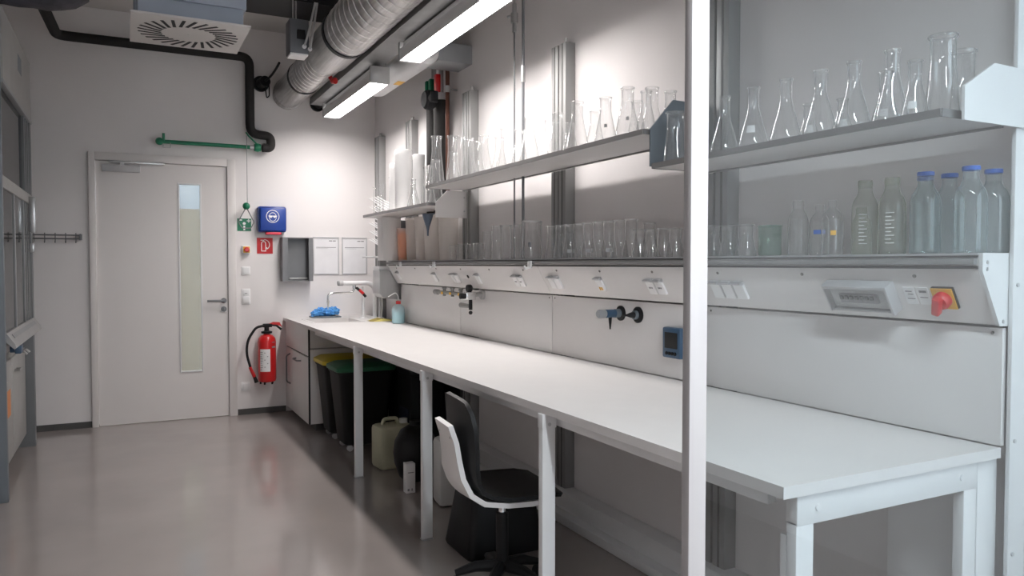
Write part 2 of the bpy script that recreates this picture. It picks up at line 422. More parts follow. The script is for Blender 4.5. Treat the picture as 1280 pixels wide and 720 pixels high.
nF = Vector((-.865, 0, -.502)); vF = Vector((-.502, 0, .865))
def on_face(y, off=0.0):
    o = Vector((2.135, 0, 1.44)) + Vector((.09, 0, -.155)) * .5 + vF * off; o.y = y
    return frame(o, (0, -1, 0), vF)
def socket(y, n, lab, prints=False, gold=False):
    t = thing('socket_outlet', lab, 'socket', mtx=on_face(y), group='white sockets on the service console')
    w = .056
    for i in range(n):
        x = (i - (n - 1) / 2) * .066
        b = MB(); b.box(x - w / 2, x + w / 2, -.044, .036, 0, .012, .003)
        b.build('cover_plate', M['white'], t)
        b = MB(); b.prism([(.0, .036), (.024, .036), (.024, .030), (.012, .022), (.0, .022)], 'X', x - w / 2, x + w / 2)
        b.xf(Matrix(((1, 0, 0, 0), (0, 0, 1, 0), (0, 1, 0, 0), (0, 0, 0, 1))))
        # the prism lies as (x, depth, height): swap back to (x, height, depth)
        b.build('hinged_lid', M['frame'], t)
        if prints:
            b = MB()
            for q in range(3): b.box(x - .014 + q * .010, x - .007 + q * .010, -.012, -.004, .012, .0128)
            b.build('printed_mark', M['print'], t)
        if gold:
            b = MB(); b.box(x - .016, x - .004, -.036, -.018, .012, .0135); b.box(x + .002, x + .014, -.036, -.018, .012, .0135)
            b.build('data_port', M['plate'], t)
    return t
socket(6.52, 1, 'single white socket at the far end of the service console')
socket(5.62, 1, 'single white socket above the wash bottle side of the gas taps')
socket(5.21, 2, 'double white socket just left of the round black hole')
socket(4.80, 1, 'white socket with pale ports just right of the round black hole')
socket(4.19, 2, 'double white socket with dark marks left of the console joint', True)
socket(3.74, 2, 'plain double white socket just right of the console joint')
socket(3.28, 1, 'white data outlet with two yellow ports', gold=True)
socket(2.82, 2, 'double white socket with printed marks left of the white post', True)
socket(2.345, 3, 'triple white socket seen through the partition glass')
t = thing('cable_hole', 'small round black cable hole in the service console', 'grommet', mtx=on_face(4.97, .01))
MB().cyl((0, 0, 0), (0, 0, .004), .013, n=16).build('grommet_ring', M['black_pl'], t)
MB().cyl((0, 0, .004), (0, 0, .0045), .008, n=16).build('opening', M['dark'], t)
t = thing('breaker_box', 'clear covered breaker box with a row of small switches', 'breaker box', mtx=on_face(1.715, -.0))
MB().box(-.115, .115, -.045, .04, 0, .02, .004).build('breaker_base', M['white'], t)
b = MB(); b.box(-.075, .07, -.02, .012, .02, .03, .002); b.build('breaker_row', M['frame'], t)
for i in range(7):
    MB().box(-.068 + i * .019, -.056 + i * .019, -.004, .010, .03, .038, .002).build('toggle', M['print'], t)
b = MB(); b.box(-.118, .118, .040, .052, 0, .045, .003); b.box(-.118, .118, -.052, -.045, 0, .03, .003); b.box(.115, .125, -.052, .052, 0, .045, .003); b.box(-.125, -.115, -.052, .052, 0, .04, .003)
b.build('cover_rim', M['frame'], t)
MB().box(-.115, .115, -.045, .04, .040, .043).build('clear_cover', M['clear_box'], t)
t = thing('rating_plate', 'small white printed plates beside the breaker box', 'label plate', mtx=on_face(1.525, -.0))
MB().box(-.04, -.002, -.03, .03, 0, .002).build('plate', M['white'], t)
MB().box(.004, .042, -.03, .03, 0, .002).build('plate', M['white'], t)
b = MB(); b.box(-.034, -.012, .014, .018, .002, .0026); b.box(-.028, -.010, .004, .007, .002, .0026); b.box(.012, .036, .012, .020, .002, .0026); b.box(.010, .036, -.006, -.003, .002, .0026); b.box(-.034, -.008, -.012, -.009, .002, .0026)
b.build('printed_lines', M['print'], t)
t = thing('main_switch', 'red rotary main switch on a yellow square plate', 'switch', mtx=on_face(1.432, -.0))
MB().box(-.034, .034, -.036, .036, 0, .010, .002).build('back_plate', M['black_pl'], t)
MB().box(-.033, .033, -.035, .035, .010, .014, .001).build('yellow_plate', M['plate'], t)
MB().lathe([(.026, 0), (.026, .018), (.022, .024), (0, .024)], c=(0, 0, .014)).build('knob_base', M['red'], t)
kn = MB().box(-.012, .012, -.034, .026, .036, .062, .006, rot=Euler((0, 0, -.35)), piv=(0, 0, .04)).build('knob_handle', M['red'], t)
MB().box(-.0145, -.008, -.014, .004, .040, .055, .002, rot=Euler((0, 0, -.35)), piv=(0, 0, .04)).build('lock_tab', M['plate'], kn)
t = thing('marking_strip', 'tiny white marking strip on the console edge above the breaker box', 'label plate', mtx=frame((2.135, 1.70, 1.462), (0, -1, 0), (0, 0, 1)))
MB().box(-.026, .026, -.0045, .0045, 0, .0016).build('strip', M['white'], t)
MB().box(-.02, .016, -.0012, .0012, .0016, .002).build('printed_line', M['print'], t)

# ------------------------------------------------------------------ wall shelves
def shelf(a, c, zb, xf, label, brs, bm):
    t = thing('wall_shelf', label, 'shelf', (xf, a, zb))
    L = c - a; d = 2.250 - xf
    MB().box(.004, d, .0, L, .002, .020, .001).build('board', M['worktop'], t)
    b = MB(); b.box(0, .004, 0, L, 0, .022); b.box(.004, d, -.003, 0, 0, .022); b.box(.004, d, L, L + .003, 0, .022)
    b.build('edge_strip', M['shelf_edge'], t)
    MB().box(d - .010, d, .01, L - .01, -.005, .002).build('rear_rail', M['alu'], t)
    for y in brs:
        poly = [(.055, -.0), (.055, .105), (.15, .185), (d + .05, .185), (d + .05, -.01), (.12, -.01)]
        o = MB().prism(poly, 'Y', y - .004, y + .004).build('bracket', bm, t)
        MB().cyl((d - .02, y - .004, .15), (d - .02, y - .0065, .15), .006, n=8).build('screw', M['steel'], o)
    return t
shelf(1.306, 2.56, 1.855, 1.95, 'low near wall shelf with a row of flasks behind the glass partition', (), M['bluegrey'])
shelf(2.61, 5.20, 2.005, 1.94, 'high middle wall shelf crowded with brightly lit flasks', (), M['panel'])
shelf(5.21, 6.86, 1.885, 1.95, 'low far wall shelf with white canisters and measuring cylinders', (), M['panel'])
def bracket(name_label, y, x0, z0, z1, x1, m, th=.008):
    t = thing('shelf_bracket', name_label, 'bracket', (x0, y, z0))
    h = z1 - z0; w = x1 - x0
    MB().prism([(0, .0), (0, h * .55), (w * .36, h), (w, h * .98), (w, 0)], 'Y', -th / 2, th / 2).build('bracket_plate', m, t)
    b = MB()
    for z in (.25, .75): b.cyl((w * .9, -th / 2, h * z), (w * .9, -th / 2 - .003, h * z), .006, n=8)
    b.build('screw', M['steel'], t)
bracket('white angled shelf end bracket at the right end of near shelf', 1.276, 2.0, 1.845, 2.01, 2.36, M['white_metal'])
bracket('blue grey shelf end bracket, darkened for shade, left of the white post', 2.585, 1.96, 1.868, 2.155, 2.29, M['bluegrey'])  # pair of the white end bracket, coloured dark for its shaded face
bracket('grey angled shelf bracket beneath the far end of middle shelf', 5.205, 2.02, 1.80, 2.0, 2.27, M['panel'])

# ------------------------------------------------------------------ workbench
W = thing('workbench', 'long light grey laboratory workbench on slim white legs', 'workbench', (1.385, 1.302, 0))
def wl(b): return b.xf(Matrix.Translation((-1.385, -1.302, 0)))
b = MB()
sx0, sx1, sy0, sy1 = 1.50, 1.95, 6.86, 7.36
for q in ((1.385, sx0, 1.302, WY - .005), (sx1, 2.244, 1.302, WY - .005), (sx0, sx1, 1.302, sy0), (sx0, sx1, sy1, WY - .005)):
    b.box(q[0], q[1], q[2], q[3], .900, .930)
bmesh.ops.remove_doubles(b.bm, verts=b.bm.verts, dist=1e-5)
wt = wl(b).build('worktop', M['worktop'], W)
b = MB(); g = .004
b.box(sx0 + g, sx1 - g, sy0 + g, sy0 + .012, .74, .930); b.box(sx0 + g, sx1 - g, sy1 - .012, sy1 - g, .74, .930)
b.box(sx0 + g, sx0 + .012, sy0 + .012, sy1 - .012, .74, .930); b.box(sx1 - .012, sx1 - g, sy0 + .012, sy1 - .012, .74, .930); b.box(sx0 + g, sx1 - g, sy0 + g, sy1 - g, .732, .74)
b.box(sx0 - .012, sx1 + .012, sy0 - .012, sy0 + .012, .9305, .9335); b.box(sx0 - .012, sx1 + .012, sy1 - .012, sy1 + .012, .9305, .9335)
b.box(sx0 - .012, sx0 + .012, sy0 + .012, sy1 - .012, .9305, .9335); b.box(sx1 - .012, sx1 + .012, sy0 + .012, sy1 - .012, .9305, .9335)
sk = wl(b).build('sink_basin', M['panel'], W)
wl(MB().lathe([(0, 0), (.025, 0), (.03, .004), (.03, .006)], c=((sx0 + sx1) / 2, (sy0 + sy1) / 2, .742))).build('drain', M['steel'], sk)
wl(MB().box(1.455, 1.485, 1.42, 6.64, .845, .900, .002)).build('front_rail', M['white_metal'], W)
wl(MB().box(2.17, 2.20, 1.42, 6.64, .845, .900, .002)).build('rear_rail', M['white_metal'], W)
for y in (2.46, 3.75, 5.07):
    b = MB(); b.box(1.378, 1.434, y, y + .032, .006, .897, .003)
    lg = wl(b).build('leg', M['white_metal'], W)
    b = MB(); b.box(1.376, 1.436, y - .002, y + .034, 0, .006)
    wl(b).build('foot', M['steel'], lg)
    b = MB(); b.box(1.375, 1.437, y - .003, y + .035, .845, .899, .003)
    b2 = wl(b).build('leg_bracket', M['white_metal'], lg)
    b = MB(); b.cyl((1.406, y - .003, .86), (1.406, y - .0055, .86), .007, n=10); wl(b).build('bolt', M['steel'], lg)
b = MB(); b.box(1.445, 1.505, 1.317, 1.349, 0, .83, .003); b.box(1.445, 1.505, 1.349, 1.367, 0, .79)
fr = wl(b).build('leg', M['white_metal'], W)
wl(MB().box(2.10, 2.158, 1.317, 1.349, 0, .83, .003)).build('leg', M['white_metal'], W)
b = MB(); b.box(1.445, 2.158, 1.315, 1.351, .82, .899, .003)
er = wl(b).build('end_rail', M['white_metal'], W)
b = MB()
for x in (1.515, 2.085): b.cyl((x, 1.315, .86), (x, 1.311, .86), .009, n=12)
wl(b).build('bolt', M['white_metal'], er)
t = thing('side_panel', 'white upright cover panel behind the near bench frame', 'panel', (2.170, 1.322, 0))
MB().box(0, .092, 0, .025, 0, .897, .003).build('panel_sheet', M['white_metal'], t)
MB().box(.02, .03, .025, .30, 0, .80, .002).build('side_return', M['white_metal'], t)

# sink cabinet
t = thing('sink_cabinet', 'grey sink cabinet with two doors beneath far worktop end', 'cabinet', (1.42, 6.67, 0))
L = WY - .02 - 6.67
MB().box(0, .72, 0, L, .06, .715, .002).build('carcass', M['panel'], t)
MB().box(.05, .72, .02, L, 0, .06).build('plinth', M['skirt'], t)
MB().box(.0, .05, .0, L, .725, .897).build('top_rail', M['panel'], t)
MB().box(.05, .72, .0, .012, .725, .897).build('side_panel', M['panel'], t)
MB().box(-.018, -.005, .004, L, .658, .893, .002).build('false_front', M['panel'], t)
b = MB(); b.box(-.004, -.0005, .002, L, .645, .658); b.box(-.004, -.0005, .698, .708, .062, .648); b.box(-.016, -.0005, -.001, .003, .062, .893)
b.build('shadow_joint', M['dark'], t)
d1 = MB().box(-.018, -.005, .004, .70, .062, .645, .002).build('cabinet_door', M['panel'], t)
d2 = MB().box(-.018, -.005, .706, L, .062, .645, .002).build('cabinet_door', M['panel'], t)
MB().tube([(-.018, .30, .585), (-.055, .32, .585), (-.055, .50, .585), (-.018, .52, .585)], .007, n=10, fillet=.02).build('door_handle', M['grey_mid'], d1)
MB().tube([(-.018, .80, .60), (-.055, .80, .58), (-.055, .80, .33), (-.018, .80, .31)], .007, n=10, fillet=.02).build('door_handle', M['grey_mid'], d2)

# ------------------------------------------------------------------ glassware
def erl(H, R, rn, neck=.30):
    zn = H * (1 - neck)
    p = [(0, .002), (R * .9, 0), (R * .985, H * .012), (R, H * .035), (R * .985, H * .07)]
    for k in range(1, 7):
        t = k / 6
        w = t * t * (3 - 2 * t) * .25 + t * .75
        p.append((R * .985 + (rn - R * .985) * w, H * .07 + (zn - H * .07) * t))
    p += [(rn, zn + H * .03), (rn, H * .95), (rn * 1.13, H * .965), (rn * 1.20, H * .982), (rn * 1.15, H * .997), (rn * 1.02, H), (rn * .92, H * .985), (rn * .92, H * .96)]
    return p
def beaker(H, R):
    return [(0, .003), (R * .85, 0), (R * .96, H * .02), (R, H * .07), (R, H * .94), (R * 1.05, H * .965), (R * 1.09, H * .982), (R * 1.06, H * .997), (R * 1.0, H), (R * .94, H * .985), (R * .94, H * .95)]
def bottle(H, R, rn):
    return [(0, .003), (R * .88, 0), (R * .98, H * .015), (R, H * .05), (R, H * .60), (R * .97, H * .66), (R * .86, H * .73), (R * .65, H * .79), (rn * 1.05, H * .84), (rn, H * .87), (rn, H * .93), (rn * 1.05, H * .94), (rn * 1.05, H * .965), (rn * .98, H * .97), (rn * .98, H), (rn * .85, H)]
def rad_at(prof, z):
    for (r0, z0), (r1, z1) in zip(prof[2:-1], prof[3:]):
        if z0 <= z <= z1 and z1 > z0: return r0 + (r1 - r0) * (z - z0) / (z1 - z0)
    return prof[3][0]
def glassware(name, prof, x, y, z, label, cat, group, m, patch=None, pmat=None, ring=None):
    o = MB().lathe(prof, n=32).build(name, m, sharp=70); o.location = (x, y, z)
    tag(o, label, cat, group)
    ang = math.atan2(-y, -x)
    if patch:
        z0, z1, w, da = patch
        pp = [(rad_at(prof, q) + .0008, q) for q in (z0, (z0 + z1) / 2, z1)]
        MB().patch(pp, ang + da - w, ang + da + w).build('printed_label', pmat or M['white'], o, fix=False)
    if ring:
        H, rn = ring
        MB().lathe([(rn * 1.03, H - .012), (rn * 1.14, H - .011), (rn * 1.16, H - .004), (rn * 1.1, H + .001), (rn * .9, H + .001)], n=28).build('pouring_ring', M['blue_l'], o)
    return o

MID = [(2.0, 5.13, 0.351), (2.13, 5.13, 0.364), (1.985, 4.778, 0.197), (2.1, 4.994, 0.346), (2.03, 4.627, 0.253), (2.12, 4.677, 0.266), (2.02, 4.364, 0.234), (2.12, 4.347, 0.247), (2.02, 4.059, 0.231), (2.12, 4.069, 0.248), (2.02, 3.758, 0.241), (2.12, 3.71, 0.248), (2.02, 3.45, 0.213), (2.13, 3.503, 0.192), (2.03, 3.27, 0.235), (2.14, 3.276, 0.216), (2.01, 2.989, 0.208), (2.06, 2.885, 0.218), (2.15, 2.945, 0.197), (2.09, 2.775, 0.236), (2.15, 2.69, 0.193), (2.03, 2.655, 0.175)]
MIDX = [541, 548, 566, 571, 584, 594, 605, 619, 632, 646, 662, 681, 697, 709, 724, 740, 755, 777, 791, 803, 822, 838]
for i, (x, y, H) in enumerate(MID):
    nx = 2.0 if x < 2.075 else 2.145
    if i not in (0, 1): y *= nx / x; x = nx
    y = {1: 5.145, 3: 5.035, 18: 2.93, 19: 2.815, 21: 2.665}.get(i, y)
    R = min(.056, H * .25); rn = max(.022, R * .5)
    big = i in (0, 1, 3, 11, 14, 19)
    if i == 0: R, rn = .056, .034
    if i in (1, 3): R, rn = .050, .034
    pt = None
    lab = f'{ORD[i]} clear conical flask from the left on the bright middle shelf'
    if i in (16, 17):
        pt = (H * .30, H * .38, .16, 0.0)
        lab = f'{ORD[i]} conical flask from the left on the middle shelf, with a grey print'
    glassware('conical_flask', erl(H, R, rn), x, y, 2.0255, lab, 'flask', 'flasks on the high middle shelf', M['glass'], pt, M['frame'])

NEAR = [(2.0, 2.467, 0.20), (2.0, 2.185, 0.21), (2.0, 2.039, 0.212), (2.0, 1.889, 0.21), (2.12, 1.90, 0.139), (2.0, 1.746, 0.207), (2.12, 1.76, 0.13), (2.12, 1.60, 0.183), (2.0, 1.62, 0.205), (2.0, 1.489, 0.208), (2.10, 1.487, 0.189), (2.085, 1.392, 0.235), (2.168, 1.385, 0.201)]
for i, (x, y, H) in enumerate(NEAR):
    R = min(.052, H * .25); rn = .019
    pt = None; nm = 'tall narrow necked conical flask'
    if H < .15: rn = .017; R = .040; nm = 'short conical flask with a white print'; pt = (H * .25, H * .45, .4, .1)
    elif i in (2, 7, 10): pt = (H * .22, H * .34, .35, -.2); nm = 'tall conical flask with a white print'
    if i == 0: rn = .036; R = .048; nm = 'wide glass vessel'
    if i == 11: rn = .034; R = .046; nm = 'large wide necked conical flask'
    if i == 12: rn = .030; R = .036; nm = 'straight necked flask'
    if i == 10: R = .042
    if i == 9: R = .046
    lab = f'{nm}, {ORD[i]} from the left on the near shelf'
    if i == 0: lab = 'wide glass flask standing before the dark shelf end bracket'
    if i == 12: lab = 'straight necked flask half hidden behind the white shelf end bracket'
    glassware('conical_flask', erl(H, R, rn, .34 if i != 12 else .6), x, y, 1.8755, lab, 'flask', 'flasks on the near shelf behind the glass', M['glass'], pt)

Z1 = 1.491
small = [(2.18, 5.265, 0.11, .026), (2.24, 5.25, 0.118, .024), (2.175, 5.13, 0.105, .026), (2.2, 4.972, 0.112, .040), (2.2, 4.84, 0.115, .040)]
for i, (x, y, H, R) in enumerate(small):
    glassware('small_beaker', beaker(H, R), x, y, Z1, f'{ORD[i]} of the small low beakers beside the plastic jugs, from the left', 'beaker', 'small beakers on the console shelf', M['glass'])
tall = [(2.2, 4.70, 0.19, .030), (2.2, 4.546, 0.222, .036), (2.2, 4.421, 0.222, .036), (2.2, 4.285, 0.216, .036)]
for i, (x, y, H, R) in enumerate(tall):
    glassware('tall_beaker', beaker(H, R), x, y, Z1, f'{ORD[i]} of the tall slim beakers left of the widest beaker', 'beaker', 'tall beakers on the console shelf', M['glass'])
glassware('large_beaker', beaker(.232, .060), 2.205, 4.075, Z1, 'widest tall glass beaker on the console shelf', 'beaker', None, M['glass'], (.07, .10, .16, -.2), M['print'])
wide = [(2.19, 3.80), (2.19, 3.70), (2.19, 3.605), (2.19, 3.51), (2.19, 3.415), (2.19, 3.32), (2.19, 3.225), (2.19, 3.13), (2.19, 3.035)]
for i, (x, y) in enumerate(wide):
    glassware('wide_neck_flask', erl(.188, .044, .030, .42), x, y, Z1, f'{ORD[i]} wide necked flask right of the widest beaker', 'flask', 'wide necked flasks on the console shelf', M['glass'],
              (.03, .05, .5, .15) if i in (2, 4, 6) else None, M['frame'])
low = [(2.175, 2.945, .133), (2.265, 2.985, .17), (2.18, 2.855, .131), (2.18, 2.77, .131), (2.18, 2.688, .128), (2.18, 2.53, .13), (2.18, 2.445, .13), (2.18, 2.35, .126), (2.18, 2.255, .124)]
for i, (x, y, H) in enumerate(low):
    side = 'left of the white post' if i < 5 else 'between post and green tinted beaker'
    k = i if i < 5 else i - 5
    glassware('low_flask', erl(H, .040, .027, .40), x, y, Z1, f'{ORD[k]} low conical flask {side}', 'flask', 'low flasks on the console shelf', M['glass'])
glassware('green_beaker', beaker(.116, .043), 2.19, 2.14, Z1, 'green tinted low beaker behind the partition glass', 'beaker', None, M['glass_g'])
glassware('laboratory_bottle', bottle(.201, .036, .019), 2.2, 2.014, Z1, 'clear bottle without print, right of the green tinted beaker', 'bottle', 'bottles on the console shelf', M['glass'])
glassware('laboratory_bottle', bottle(.182, .034, .015), 2.22, 1.935, Z1, 'clear bottle with a blue label strip', 'bottle', 'bottles on the console shelf', M['glass'], (.075, .090, .6, 0), M['blue_l'])
glassware('laboratory_bottle', bottle(.19, .036, .014), 2.185, 1.85, Z1, 'clear bottle with a small yellow label', 'bottle', 'bottles on the console shelf', M['glass'], (.068, .084, .25, .1), M['plate'])
glassware('laboratory_bottle', bottle(.165, .033, .018), 2.27, 1.80, Z1, 'greenish short bottle behind the yellow labelled one', 'bottle', 'bottles on the console shelf', M['glass_c'])
for x, y, lb in ((2.205, 1.735, 'left one of two warm clear bottles with white scales'), (2.205, 1.635, 'right one of two warm clear bottles with white scales')):
    o = glassware('scaled_bottle', bottle(.246, .042, .022), x, y, Z1, lb, 'bottle', 'warm clear bottles with white scales', M['glass_c'])
    a = math.atan2(-y, -x); b = MB()
    for k in range(9):
        z = .035 + k * .012
        b.patch([(.0426, z), (.0426, z + .0025)], a - .45, a - (.05 if k % 2 else -.15), n=6)
    b.build('printed_scale', M['white'], o, fix=False)
    b = MB(); b.lathe([(.0225, .222), (.0235, .236), (.022, .247), (.019, .247)], n=24); b.build('clear_ring', M['glass_c'], o)
five = [(2.283, 1.575, .247, 'first blue ringed bottle from the left, half hidden behind others'), (2.185, 1.507, .249, 'second blue ringed bottle from the left, in the front row'), (2.275, 1.490, .247, 'third blue ringed bottle from the left, in the rear row'), (2.187, 1.368, .251, 'fourth blue ringed bottle from the left, largest looking'), (2.278, 1.358, .246, 'blue ringed bottle at the right end against the end post')]
for x, y, H, lb in five:
    glassware('blue_ringed_bottle', bottle(H, .043, .021), x, y, Z1, lb, 'bottle', 'blue ringed bottles on the console shelf', M['glass_b'], ring=(H, .021))

# far shelf
Z0 = 1.9055
def grad_cyl(x, y, H, R, lab):
    t = thing('measuring_cylinder', lab, 'measuring cylinder', (x, y, Z0), group='measuring cylinders on the far shelf')
    MB().lathe([(0, .012), (R * .9, .012), (R, .02), (R, H * .96), (R * 1.2, H), (R * .95, H * .985)], n=24).build('tube', M['glass'], t)
    MB().lathe([(0, 0), (R * 1.9, 0), (R * 1.9, .006), (R * .9, .014), (0, .014)], n=6).build('foot', M['white'], t)
grad_cyl(2.05, 6.80, .257, .020, 'first slim measuring cylinder on the far shelf, nearest the back wall')
grad_cyl(2.05, 6.62, .276, .021, 'second slim measuring cylinder from the back wall on the far shelf')
grad_cyl(2.14, 6.60, .333, .022, 'third slim measuring cylinder, beside the white canisters')
for x, y, H, R, lb in ((2.10, 6.36, .42, .055, 'shorter white opaque canister on the far shelf'), (2.08, 6.10, .50, .070, 'tallest white opaque canister on the far shelf'), (2.16, 5.94, .45, .05, 'white opaque canister half behind the tallest one')):
    o = MB().lathe([(0, 0), (R * .96, 0), (R, .006), (R, H - .01), (R * 1.02, H - .008), (R * 1.02, H), (R * .9, H + .004), (0, H + .004)], n=28).build('canister_body', M['canister'])
    t = thing('white_canister', lb, 'canister', (x, y, Z0), group='white canisters on the far shelf'); o.parent = t
    MB().lathe([(R * 1.025, H - .04), (R * 1.04, H - .038), (R * 1.04, H - .004), (0, H + .006)], n=28).build('lid', M['canister'], t)
glassware('conical_flask', erl(.176, .045, .017), 2.0, 5.64, Z0, 'small narrow necked flask at the near edge of far shelf', 'flask', 'flasks on the far shelf', M['glass'])
glassware('conical_flask', erl(.229, .052, .017), 2.05, 5.76, Z0, 'medium narrow necked flask before the white canisters', 'flask', 'flasks on the far shelf', M['glass'])
grad_cyl(2.14, 5.70, .318, .026, 'wider measuring cylinder right of the white canisters')
glassware('conical_flask', erl(.34, .055, .028), 2.10, 5.40, Z0, 'tall flask at the near end of the far shelf', 'flask', 'flasks on the far shelf', M['glass'])
glassware('conical_flask', erl(.28, .055, .024), 2.0, 5.30, Z0, 'medium flask at the corner of the far shelf beside the tall one', 'flask', 'flasks on the far shelf', M['glass'])

# plastic jugs on the console
def jug(x, y, H, R, lab, fill=None):
    t = thing('plastic_jug', lab, 'jug', (x, y, Z1), group='translucent plastic jugs on the console shelf')
    MB().lathe([(0, .003), (R * .80, 0), (R * .82, .005), (R * .97, H * .95), (R * 1.03, H * .965), (R * 1.05, H), (R * .98, H * .995), (R * .96, H * .96)], n=28).build('jug_wall', M['pp'], t)
    if fill:
        MB().lathe([(0, .006), (R * .74, .006), (R * .86, H * .86), (0, H * .86)], n=24).build('inner_liner', M['orange'], t)
    b = MB()
    for s in (-1,): b.tube([(0, s * R * .95, H * .9), (0, s * (R + .02), H * .85), (0, s * (R + .02), H * .4), (0, s * R * .88, H * .35)], .006, n=8, fillet=.02)
    return t
jug(2.20, 6.45, .285, .060, 'translucent plastic jug with an orange inside', True)
jug(2.215, 6.22, .36, .075, 'tall translucent plastic jug right of the orange one')
jug(2.215, 5.985, .36, .075, 'tall translucent plastic jug in the middle of the row')
jug(2.205, 5.72, .36, .085, 'tall translucent plastic jug with the blue grey funnel hung on it')
jug(2.215, 5.44, .33, .080, 'tall translucent plastic jug nearest the small beakers')
t = thing('funnel', 'blue grey funnel hanging over the plastic jug rim', 'funnel', (2.108, 5.60, 1.70))
MB().lathe([(.006, -.02), (.008, .02), (.014, .05), (.042, .135), (.044, .150), (.040, .148), (.012, .054)], n=24).build('funnel_cone', M['funnel'], t)
MB().tube([(0, 0, .148), (.05, -.02, .152)], .006, n=8).build('hook', M['funnel'], t)
t = thing('white_box', 'white box standing under the far shelf near the peg rack', 'box', (2.03, 6.52, Z1))
MB().box(0, .17, 0, .15, 0, .385, .004).build('box_body', M['panel'], t)
MB().box(.16, .235, .02, .12, .0, .36, .004).build('box_door', M['grey_mid'], t)

# peg drying rack
t = thing('drying_rack', 'white peg drying rack on the wall by the far corner', 'rack', (2.33, 6.95, 1.55))
MB().box(-.02, .002, 0, .40, .0, .52, .004).build('back_board', M['white'], t)
for i in range(6):
    for j in range(4):
        y = .06 + j * .09; z = .05 + i * .08
        MB().tube([(-.018, y, z), (-.20, y, z + .10)], [.008, .006], n=8).build('peg', M['white'], t)
MB().box(-.25, -.001, 0, .40, -.03, -.015, .004).build('drip_tray', M['white'], t)

# ------------------------------------------------------------------ taps and valves on the panels
t = thing('gas_tap', 'chrome and black gas tap group sticking out of the panel', 'tap', (2.245, 4.86, 1.245))
b = MB(); b.cyl((0, 0, 0), (-.02, 0, 0), .035, n=20); b.cyl((-.02, 0, 0), (-.10, .0, 0), .016, n=16); b.build('wall_base', M['steel'], t)
b = MB(); b.tube([(-.10, -.02, 0), (-.10, .62, 0)], .013, n=14); b.build('manifold_tube', M['tap_steel'], t)
for y in (.17, .33, .49):
    b = MB(); b.cyl((-.10, y, -.026), (-.10, y, .03), .012, n=12); b.cyl((-.10, y, .03), (-.10, y, .04), .018, n=14); o = b.build('needle_valve', M['tap_steel'], t)
    MB().cyl((-.116, y, -.003), (-.124, y, -.003), .010, n=12).build('yellow_dot', M['plate'], o)
b = MB(); b.cyl((-.10, .62, 0), (-.10, .68, 0), .020, n=18); b.build('end_nozzle', M['tap_steel'], t)
b = MB(); b.lathe([(0, 0), (.025, 0), (.027, .006), (.027, .028), (.022, .034), (0, .034)], c=(-.125, .005, .045), axis='X'); b.build('pressure_gauge', M['black_pl'], t)
b = MB(); b.box(-.145, -.07, -.03, .03, -.035, .02, .006); b.build('regulator_block', M['chrome'], t)
b = MB(); b.cyl((-.145, .0, -.008), (-.18, .0, -.008), .020, n=18); b.cyl((-.10, .03, -.008), (-.10, .07, -.008), .024, n=18); b.build('regulator_knob', M['black_pl'], t)
b = MB(); b.cyl((-.10, 0, -.035), (-.10, 0, -.105), .013, n=14); b.sphere((-.10, 0, -.125), .014); b.build('outlet_valve', M['black_pl'], t)
b = MB(); b.cyl((-.10, .01, -.08), (-.10, .17, -.08), .014, .019, n=14); b.build('outlet_knob', M['tap_steel'], t)
t = thing('vacuum_valve', 'blue vacuum valve with a dark downward nozzle on black rosette', 'valve', (2.245, 3.19, 1.21))
t.scale = (.8, .8, .8)
MB().lathe([(0, 0), (.048, 0), (.048, .010), (.040, .016), (0, .016)], c=(0, 0, 0), axis='X').xf(Matrix.Scale(-1, 4, (1, 0, 0))).build('rosette', M['black_pl'], t)
MB().cyl((-.016, 0, 0), (-.05, 0, 0), .028, n=20).build('valve_neck', M['bluegrey'], t)
MB().cyl((-.05, 0, 0), (-.12, 0, 0), .026, n=20).build('valve_body', M['teal'], t)
MB().lathe([(.022, 0), (.027, .008), (.027, .05), (.022, .058), (0, .058)], c=(-.12, 0, 0), axis='X', n=12).xf(Matrix.Translation((-.24, 0, 0)) @ Matrix.Scale(-1, 4, (1, 0, 0))).build('knob', M['grey_box'], t)
MB().tube([(-.085, 0, -.02), (-.085, 0, -.045), (-.085, 0, -.10)], [.012, .010, .004], n=12).build('hose_nozzle', M['black_pl'], t)
t = thing('hose_connector', 'dark conical hose connector on a round black rosette', 'valve', (2.245, 3.045, 1.21))
t.scale = (.8, .8, .8)
MB().lathe([(0, 0), (.050, 0), (.050, .010), (.042, .016), (0, .016)], axis='X').xf(Matrix.Scale(-1, 4, (1, 0, 0))).build('rosette', M['black_pl'], t)
MB().cyl((-.016, 0, 0), (-.035, 0, 0), .028, n=20).build('collar', M['bluegrey'], t)
MB().tube([(-.035, 0, 0), (-.06, 0, 0), (-.085, 0, 0), (-.12, 0, 0)], [.020, .016, .008, .005], n=14).build('nozzle', M['black_pl'], t)
t = thing('controller', 'small blue digital controller with a dark screen beside the white post', 'controller', (2.245, 2.76, 1.10))
MB().box(-.035, 0, -.07, .055, -.07, .07, .008).build('case', M['teal'], t)
MB().box(-.037, -.035, -.055, .035, -.025, .048, .001).build('screen', M['dark'], t)
b = MB()
for y, z in ((.02, -.048), (0, -.048), (-.02, -.048), (-.04, -.048)): b.cyl((-.035, y, z), (-.039, y, z), .008, n=12)
b.build('button', M['black_pl'], t)

